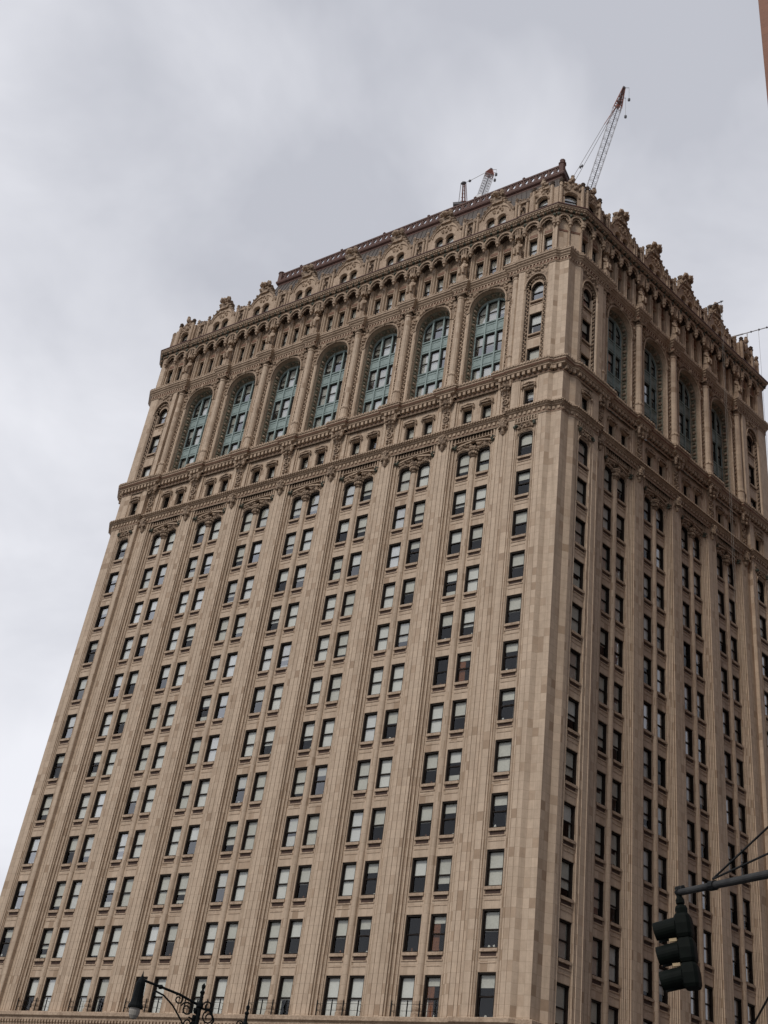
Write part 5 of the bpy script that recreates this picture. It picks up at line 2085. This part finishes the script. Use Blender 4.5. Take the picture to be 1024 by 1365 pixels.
def outrigger(name, label, px_a, px_b, oa, ob, mat, drops):
    a, b = on_right(*px_a, oa), on_right(*px_b, ob)
    root = empty(name, (a.x, a.y, a.z))
    tag(root, label, 'rigging beam', 'rope rigging beams on the parapet')
    loc = lambda v: tuple(Vector(v) - a)
    mb = MB()
    mb.bar(loc(a), loc(b), 0.055, mat, 6)
    back = a + (a - b).normalized() * 1.6
    mb.bar(loc(back), loc(a), 0.085, mat, 6)
    foot = Vector((back.x, back.y, 29.55 + Z0))
    mb.bar(loc(foot), loc(back), 0.07, 'alu', 5)
    mb.bar(loc(foot + (b - a).normalized() * 1.8), loc(a.lerp(b, 0.15)), 0.06, 'alu', 5)
    mb.build('beam', root)
    mk = MB()
    for t in (0.3, 0.6, 0.9):
        c = a.lerp(b, t)
        mk.lump(*loc(c), 0.12, 0.12, 0.14, 'crane_dark', 0.1)
    mk.build('clamp', root)
    for t, ln in drops:
        mr_ = MB()
        c = a.lerp(b, t)
        mr_.bar(loc(c), loc(c - Vector((0, 0, ln))), 0.016, 'rope', 4)
        mr_.build('rope', root)
    return root


outrigger('rigging_beam', 'dark rigging beam with clamps above the right parapet, left of the bright one', (940, 411), (964, 401), -0.6, 1.6, 'crane_dark', ((0.92, 36), (0.84, 38)))
outrigger('rigging_beam', 'bright aluminium rigging beam with hanging ropes at the far right parapet', (991, 445), (1026, 435.5), -0.6, 1.8, 'alu', ((0.58, 42), (0.97, 42)))


# ------------------------------------------------------------------ street lamps
def lamp_post(mb, T, top_z, dirv):
    """fluted iron post with rings and finial"""
    mb.lathe(0, 0, [(0.34, 0), (0.34, 0.25), (0.28, 0.35), (0.24, 1.1), (0.28, 1.2), (0.18, 1.35), (0.14, 1.6), (0.10, 4.0), (0.085, top_z - 1.3),
                    (0.11, top_z - 1.26), (0.11, top_z - 1.18), (0.07, top_z - 1.1), (0.065, top_z - 0.62), (0.10, top_z - 0.58), (0.10, top_z - 0.5), (0.05, top_z - 0.42),
                    (0.045, top_z - 0.26), (0.075, top_z - 0.20), (0.03, top_z - 0.14), (0.05, top_z - 0.08), (0.055, top_z - 0.02), (0.0, top_z + 0.05)], 'lampblack', 12)


pl_top = ray(272, 1313, 35.0)
lamp_head = ray(189, 1306, 34.6)
root = empty('street_lamp', (pl_top.x, pl_top.y, 0))
tag(root, 'ornate black iron street lamp with bell lamp head on a scrolled arm, lower left', 'street lamp', 'black iron street lamps')
mb = MB()
lamp_post(mb, None, pl_top.z, None)
mb.build('post', root)
a = lamp_head - Vector((pl_top.x, pl_top.y, 0))
root_z = pl_top.z - 0.50
hx, hy, hz = a.x, a.y, a.z
dl = math.hypot(hx, hy)
ux, uy = hx / dl, hy / dl
PT = lambda s, z: (ux * s, uy * s, z)
mb = MB()
mb.tube([PT(0, root_z - 0.05), PT(dl * 0.35, root_z + (hz - root_z) * 0.42), PT(dl * 0.75, root_z + (hz - root_z) * 0.80), PT(dl, hz)], 0.034, 'lampblack', 8)
mb.lump(*PT(dl * 0.68, root_z + (hz - root_z) * 0.73), 0.09, 0.09, 0.07, 'lampblack', 0.05)
# lower scrolled brace
br = [PT(0.06, root_z - 1.25), PT(0.20, root_z - 0.95), PT(0.42, root_z - 0.52), PT(0.75, root_z - 0.18), PT(1.05, root_z + 0.02), PT(1.28, root_z + 0.08), PT(1.36, root_z + 0.02), PT(1.34, root_z - 0.06), PT(1.26, root_z - 0.05)]
mb.tube(br, 0.024, 'lampblack', 6)
def scroll(c, r, a0, turns, s=1):
    pts = []
    for k in range(15):
        t = a0 + s * turns * 2 * math.pi * k / 14
        rr = r * (1 - 0.65 * k / 14)
        pts.append(PT(c[0] + rr * math.cos(t), c[1] + rr * math.sin(t)))
    mb.tube(pts, 0.021, 'lampblack', 5)
scroll((0.34, root_z - 0.20), 0.19, 0.3, 1.4)
scroll((0.24, root_z - 0.55), 0.17, 1.5, 1.4)
scroll((0.62, root_z + 0.0), 0.14, 0.8, 1.3)
scroll((-0.30, root_z - 0.30), 0.18, 1.2, 1.3, -1)
scroll((-0.22, root_z - 0.02), 0.13, 0.2, 1.2)
mb.tube([PT(0.0, root_z - 0.1), PT(-0.34, root_z - 0.12), PT(-0.47, root_z - 0.35), PT(-0.40, root_z - 0.5)], 0.03, 'lampblack', 5)
for k in range(5):
    mb.lump(*PT(0.10, root_z - 0.2 - 0.17 * k), 0.07, 0.07, 0.09, 'lampblack', 0.25)
mb.build('arm', root)
mb = MB()
mb.lathe(hx, hy, [(0.0, hz + 0.26), (0.02, hz + 0.14), (0.04, hz + 0.06), (0.06, hz + 0.03), (0.10, hz - 0.02), (0.125, hz - 0.10), (0.13, hz - 0.28), (0.145, hz - 0.48),
                  (0.17, hz - 0.60), (0.205, hz - 0.68), (0.205, hz - 0.73), (0.16, hz - 0.735)][::-1], 'lampblack', 16)
mb.build('lamp_head', root)
mb = MB()
mb.lathe(hx, hy, [(0.0, hz - 1.02), (0.08, hz - 1.0), (0.13, hz - 0.92), (0.15, hz - 0.82), (0.145, hz - 0.73)], 'lampglass', 14)
mb.build('lamp_glass', root)

fin2 = ray(331, 1341, 37.0)
root = empty('street_lamp', (fin2.x, fin2.y, 0))
tag(root, 'second black iron lamp post of which only the finial shows at the bottom edge', 'street lamp', 'black iron street lamps')
mb = MB()
lamp_post(mb, None, fin2.z, None)
mb.build('post', root)
mb = MB()
q = RIGHT.copy(); q.z = 0; q.normalize()
PT = lambda s, z: (q.x * s, q.y * s, z)
zz = fin2.z - 0.75
scroll((-0.16, zz + 0.22), 0.11, 0.2, 1.3)
scroll((-0.2, zz - 0.12), 0.16, 1.0, 1.3)
mb.tube([PT(0, zz - 0.9), PT(0.5, zz - 0.75), PT(1.1, zz - 0.72), PT(1.6, zz - 0.9)], 0.045, 'lampblack', 8)
mb.build('arm', root)
mb = MB()
mb.lathe(q.x * 1.6, q.y * 1.6, [(0.22, zz - 1.7), (0.29, zz - 1.68), (0.25, zz - 1.55), (0.17, zz - 1.25), (0.10, zz - 0.98), (0.0, zz - 0.85)], 'lampblack', 16)
mb.build('lamp_head', root)
mb = MB()
mb.lathe(q.x * 1.6, q.y * 1.6, [(0.0, zz - 2.0), (0.19, zz - 1.88), (0.21, zz - 1.71)], 'lampglass', 14)
mb.build('lamp_glass', root)

# ------------------------------------------------------------------ signal arm and traffic light
tip = ray(905, 1190, 16.0)
mid = ray(1024, 1165.5, 14.55)
dirv = (mid - tip).normalized()
polep = tip + dirv * 4.9
root = empty('signal_pole', (polep.x, polep.y, 0))
tag(root, 'grey steel mast arm with two guy wires reaching in from the right edge', 'signal pole')
loc = lambda v: tuple(Vector(v) - Vector((polep.x, polep.y, 0)))
mb = MB()
mb.lathe(0, 0, [(0.30, 0), (0.30, 0.5), (0.14, 0.9), (0.10, 5.0), (0.09, 7.8), (0.13, 7.85), (0.0, 8.05)], 'galv', 8)
mb.build('pole', root)
mb = MB()
mb.bar(loc(polep), loc(tip), 0.062, 'galv', 14, 0.042)
mb.lump(*loc(tip), 0.06, 0.06, 0.06, 'iron', 0.03)
for k in range(4):
    mb.lump(*loc(tip + Vector((0, 0, 0.055)) + dirv * (0.05 * (k - 1))), 0.028, 0.03, 0.035, 'iron', 0.2)
clampp = tip + dirv * ((ray(951, 1180, 15.4) - tip).dot(dirv))
mb.bar(loc(clampp - dirv * 0.05), loc(clampp + dirv * 0.05), 0.062, 'iron', 10)
mb.build('mast_arm', root)
for pxy in ((1024, 1110), (1024, 1144)):
    # wire runs from the clamp to the pole, passing the given pixel at the frame edge
    best = None
    for k in range(400):
        zt = 5.5 + 0.01 * k
        e_ = Vector((polep.x, polep.y, zt))
        for t in [i_ / 60 for i_ in range(61)]:
            q_ = clampp.lerp(e_, t)
            x_, y_ = project(q_)
            if abs(x_ - pxy[0]) < 6:
                er = abs(y_ - pxy[1])
                if best is None or er < best[0]:
                    best = (er, zt)
    e_ = Vector((polep.x, polep.y, best[1] if best else 7.5))
    mb = MB()
    mb.bar(loc(clampp + Vector((0, 0, 0.08))), loc(e_), 0.013, 'iron', 5)
    mb.build('guy_wire', root)

sroot = empty('traffic_light', tuple(tip))
tag(sroot, 'dark green three section traffic light with long visors hanging from the arm tip', 'traffic light')
sroot.scale = (0.95, 0.95, 0.95)
sroot.rotation_euler = (0, math.radians(7.5), math.radians(186))
hang = 0.30
mb = MB()
mb.lathe(0, 0, [(0.035, -0.32), (0.035, -0.16), (0.06, -0.15), (0.06, -0.10), (0.04, -0.06), (0.04, 0.02)], 'signal', 8)
mb.lathe(0, 0, [(0.075, -0.30), (0.085, -0.22), (0.07, -0.18)], 'signal', 8)
mb.build('hanger', sroot)
for k in range(3):
    zc_ = -0.30 - 0.155 - 0.315 * k
    mb = MB()
    # housing: rounded box, dished back
    pr = [(0.10 * max(-1.15, min(1, 1.3 * math.cos(math.pi * (i + .5) / 8))), 0.135 * max(-1, min(1, 1.25 * math.sin(math.pi * (i + .5) / 8)))) for i in range(16)]
    for s0, s1, z_a, z_b in ((0.86, 1.0, zc_ - 0.152, zc_ - 0.11), (1.0, 1.06, zc_ - 0.11, zc_ + 0.02), (1.06, 1.0, zc_ + 0.02, zc_ + 0.11), (1.0, 0.84, zc_ + 0.11, zc_ + 0.152)):
        for i in range(16):
            a_, b_ = pr[i], pr[(i + 1) % 16]
            mb.face([(a_[0] * s0, a_[1] * s0, z_a), (b_[0] * s0, b_[1] * s0, z_a), (b_[0] * s1, b_[1] * s1, z_b), (a_[0] * s1, a_[1] * s1, z_b)], 'signal')
    mb.face([(p[0] * .84, p[1] * .84, zc_ + 0.152) for p in pr], 'signal')
    mb.face([(p[0] * .86, p[1] * .86, zc_ - 0.152) for p in pr][::-1], 'signal')
    mb.box(-0.03, 0.02, -0.16, -0.14, zc_ - 0.05, zc_ + 0.03, 'signal')
    h_ = mb.build('housing', sroot)
    # visor: tunnel of sheet metal, longer at the top
    mb = MB()
    n = 20
    for i in range(n):
        t0, t1 = math.radians(-65 + 310 * i / n), math.radians(-65 + 310 * (i + 1) / n)
        for (xa, xb, dr) in ((0.09, 0.40, 0.0), (0.09, 0.40, -0.006)):
            def P_(t, far):
                r = 0.138 + dr - (0.008 if far else 0)
                ln = xb - (0.035 * (1 - math.sin(t)) * 0.5 if far else 0)
                return ((ln if far else xa), r * math.cos(t), zc_ + r * math.sin(t) - (0.035 if far else 0))
            mb.face([P_(t0, False), P_(t1, False), P_(t1, True), P_(t0, True)], 'signal')
    link('visor', mb.mesh('visor'), h_)
    mb = MB()
    mb.lathe(0, 0, [(0.11, 0.0), (0.08, 0.03), (0.0, 0.045)], 'iron', 14)
    link('lens', mb.mesh('lens'), h_, Matrix.Translation((0.095, 0, zc_)) @ Matrix.Rotation(math.radians(90), 4, 'Y'))
    if k < 2:
        mb = MB()
        mb.box(0.105, 0.205, 0.03, 0.06, zc_ - 0.185, zc_ - 0.145, 'tag')
        link('tape', mb.mesh('tape'), h_)

# ------------------------------------------------------------------ overhead cable at the lower right
a = ray(1040, 1296, 14.0)
b = ray(985, 1393, 15.0)
dv = (b - a).normalized()
mb = MB()
p0 = a - dv * 3.0
p1 = b + dv * 6.0
pts = [p0.lerp(p1, k / 16) - Vector((0, 0, 0.12 * 4 * (k / 16) * (1 - k / 16) - 0.06)) for k in range(17)]
mb.tube([tuple(p - p0) for p in pts], 0.012, 'iron', 5)
o = mb.build('overhead_cable')
o.location = p0
tag(o, 'thin black cable slanting across the lower right corner', 'cable')
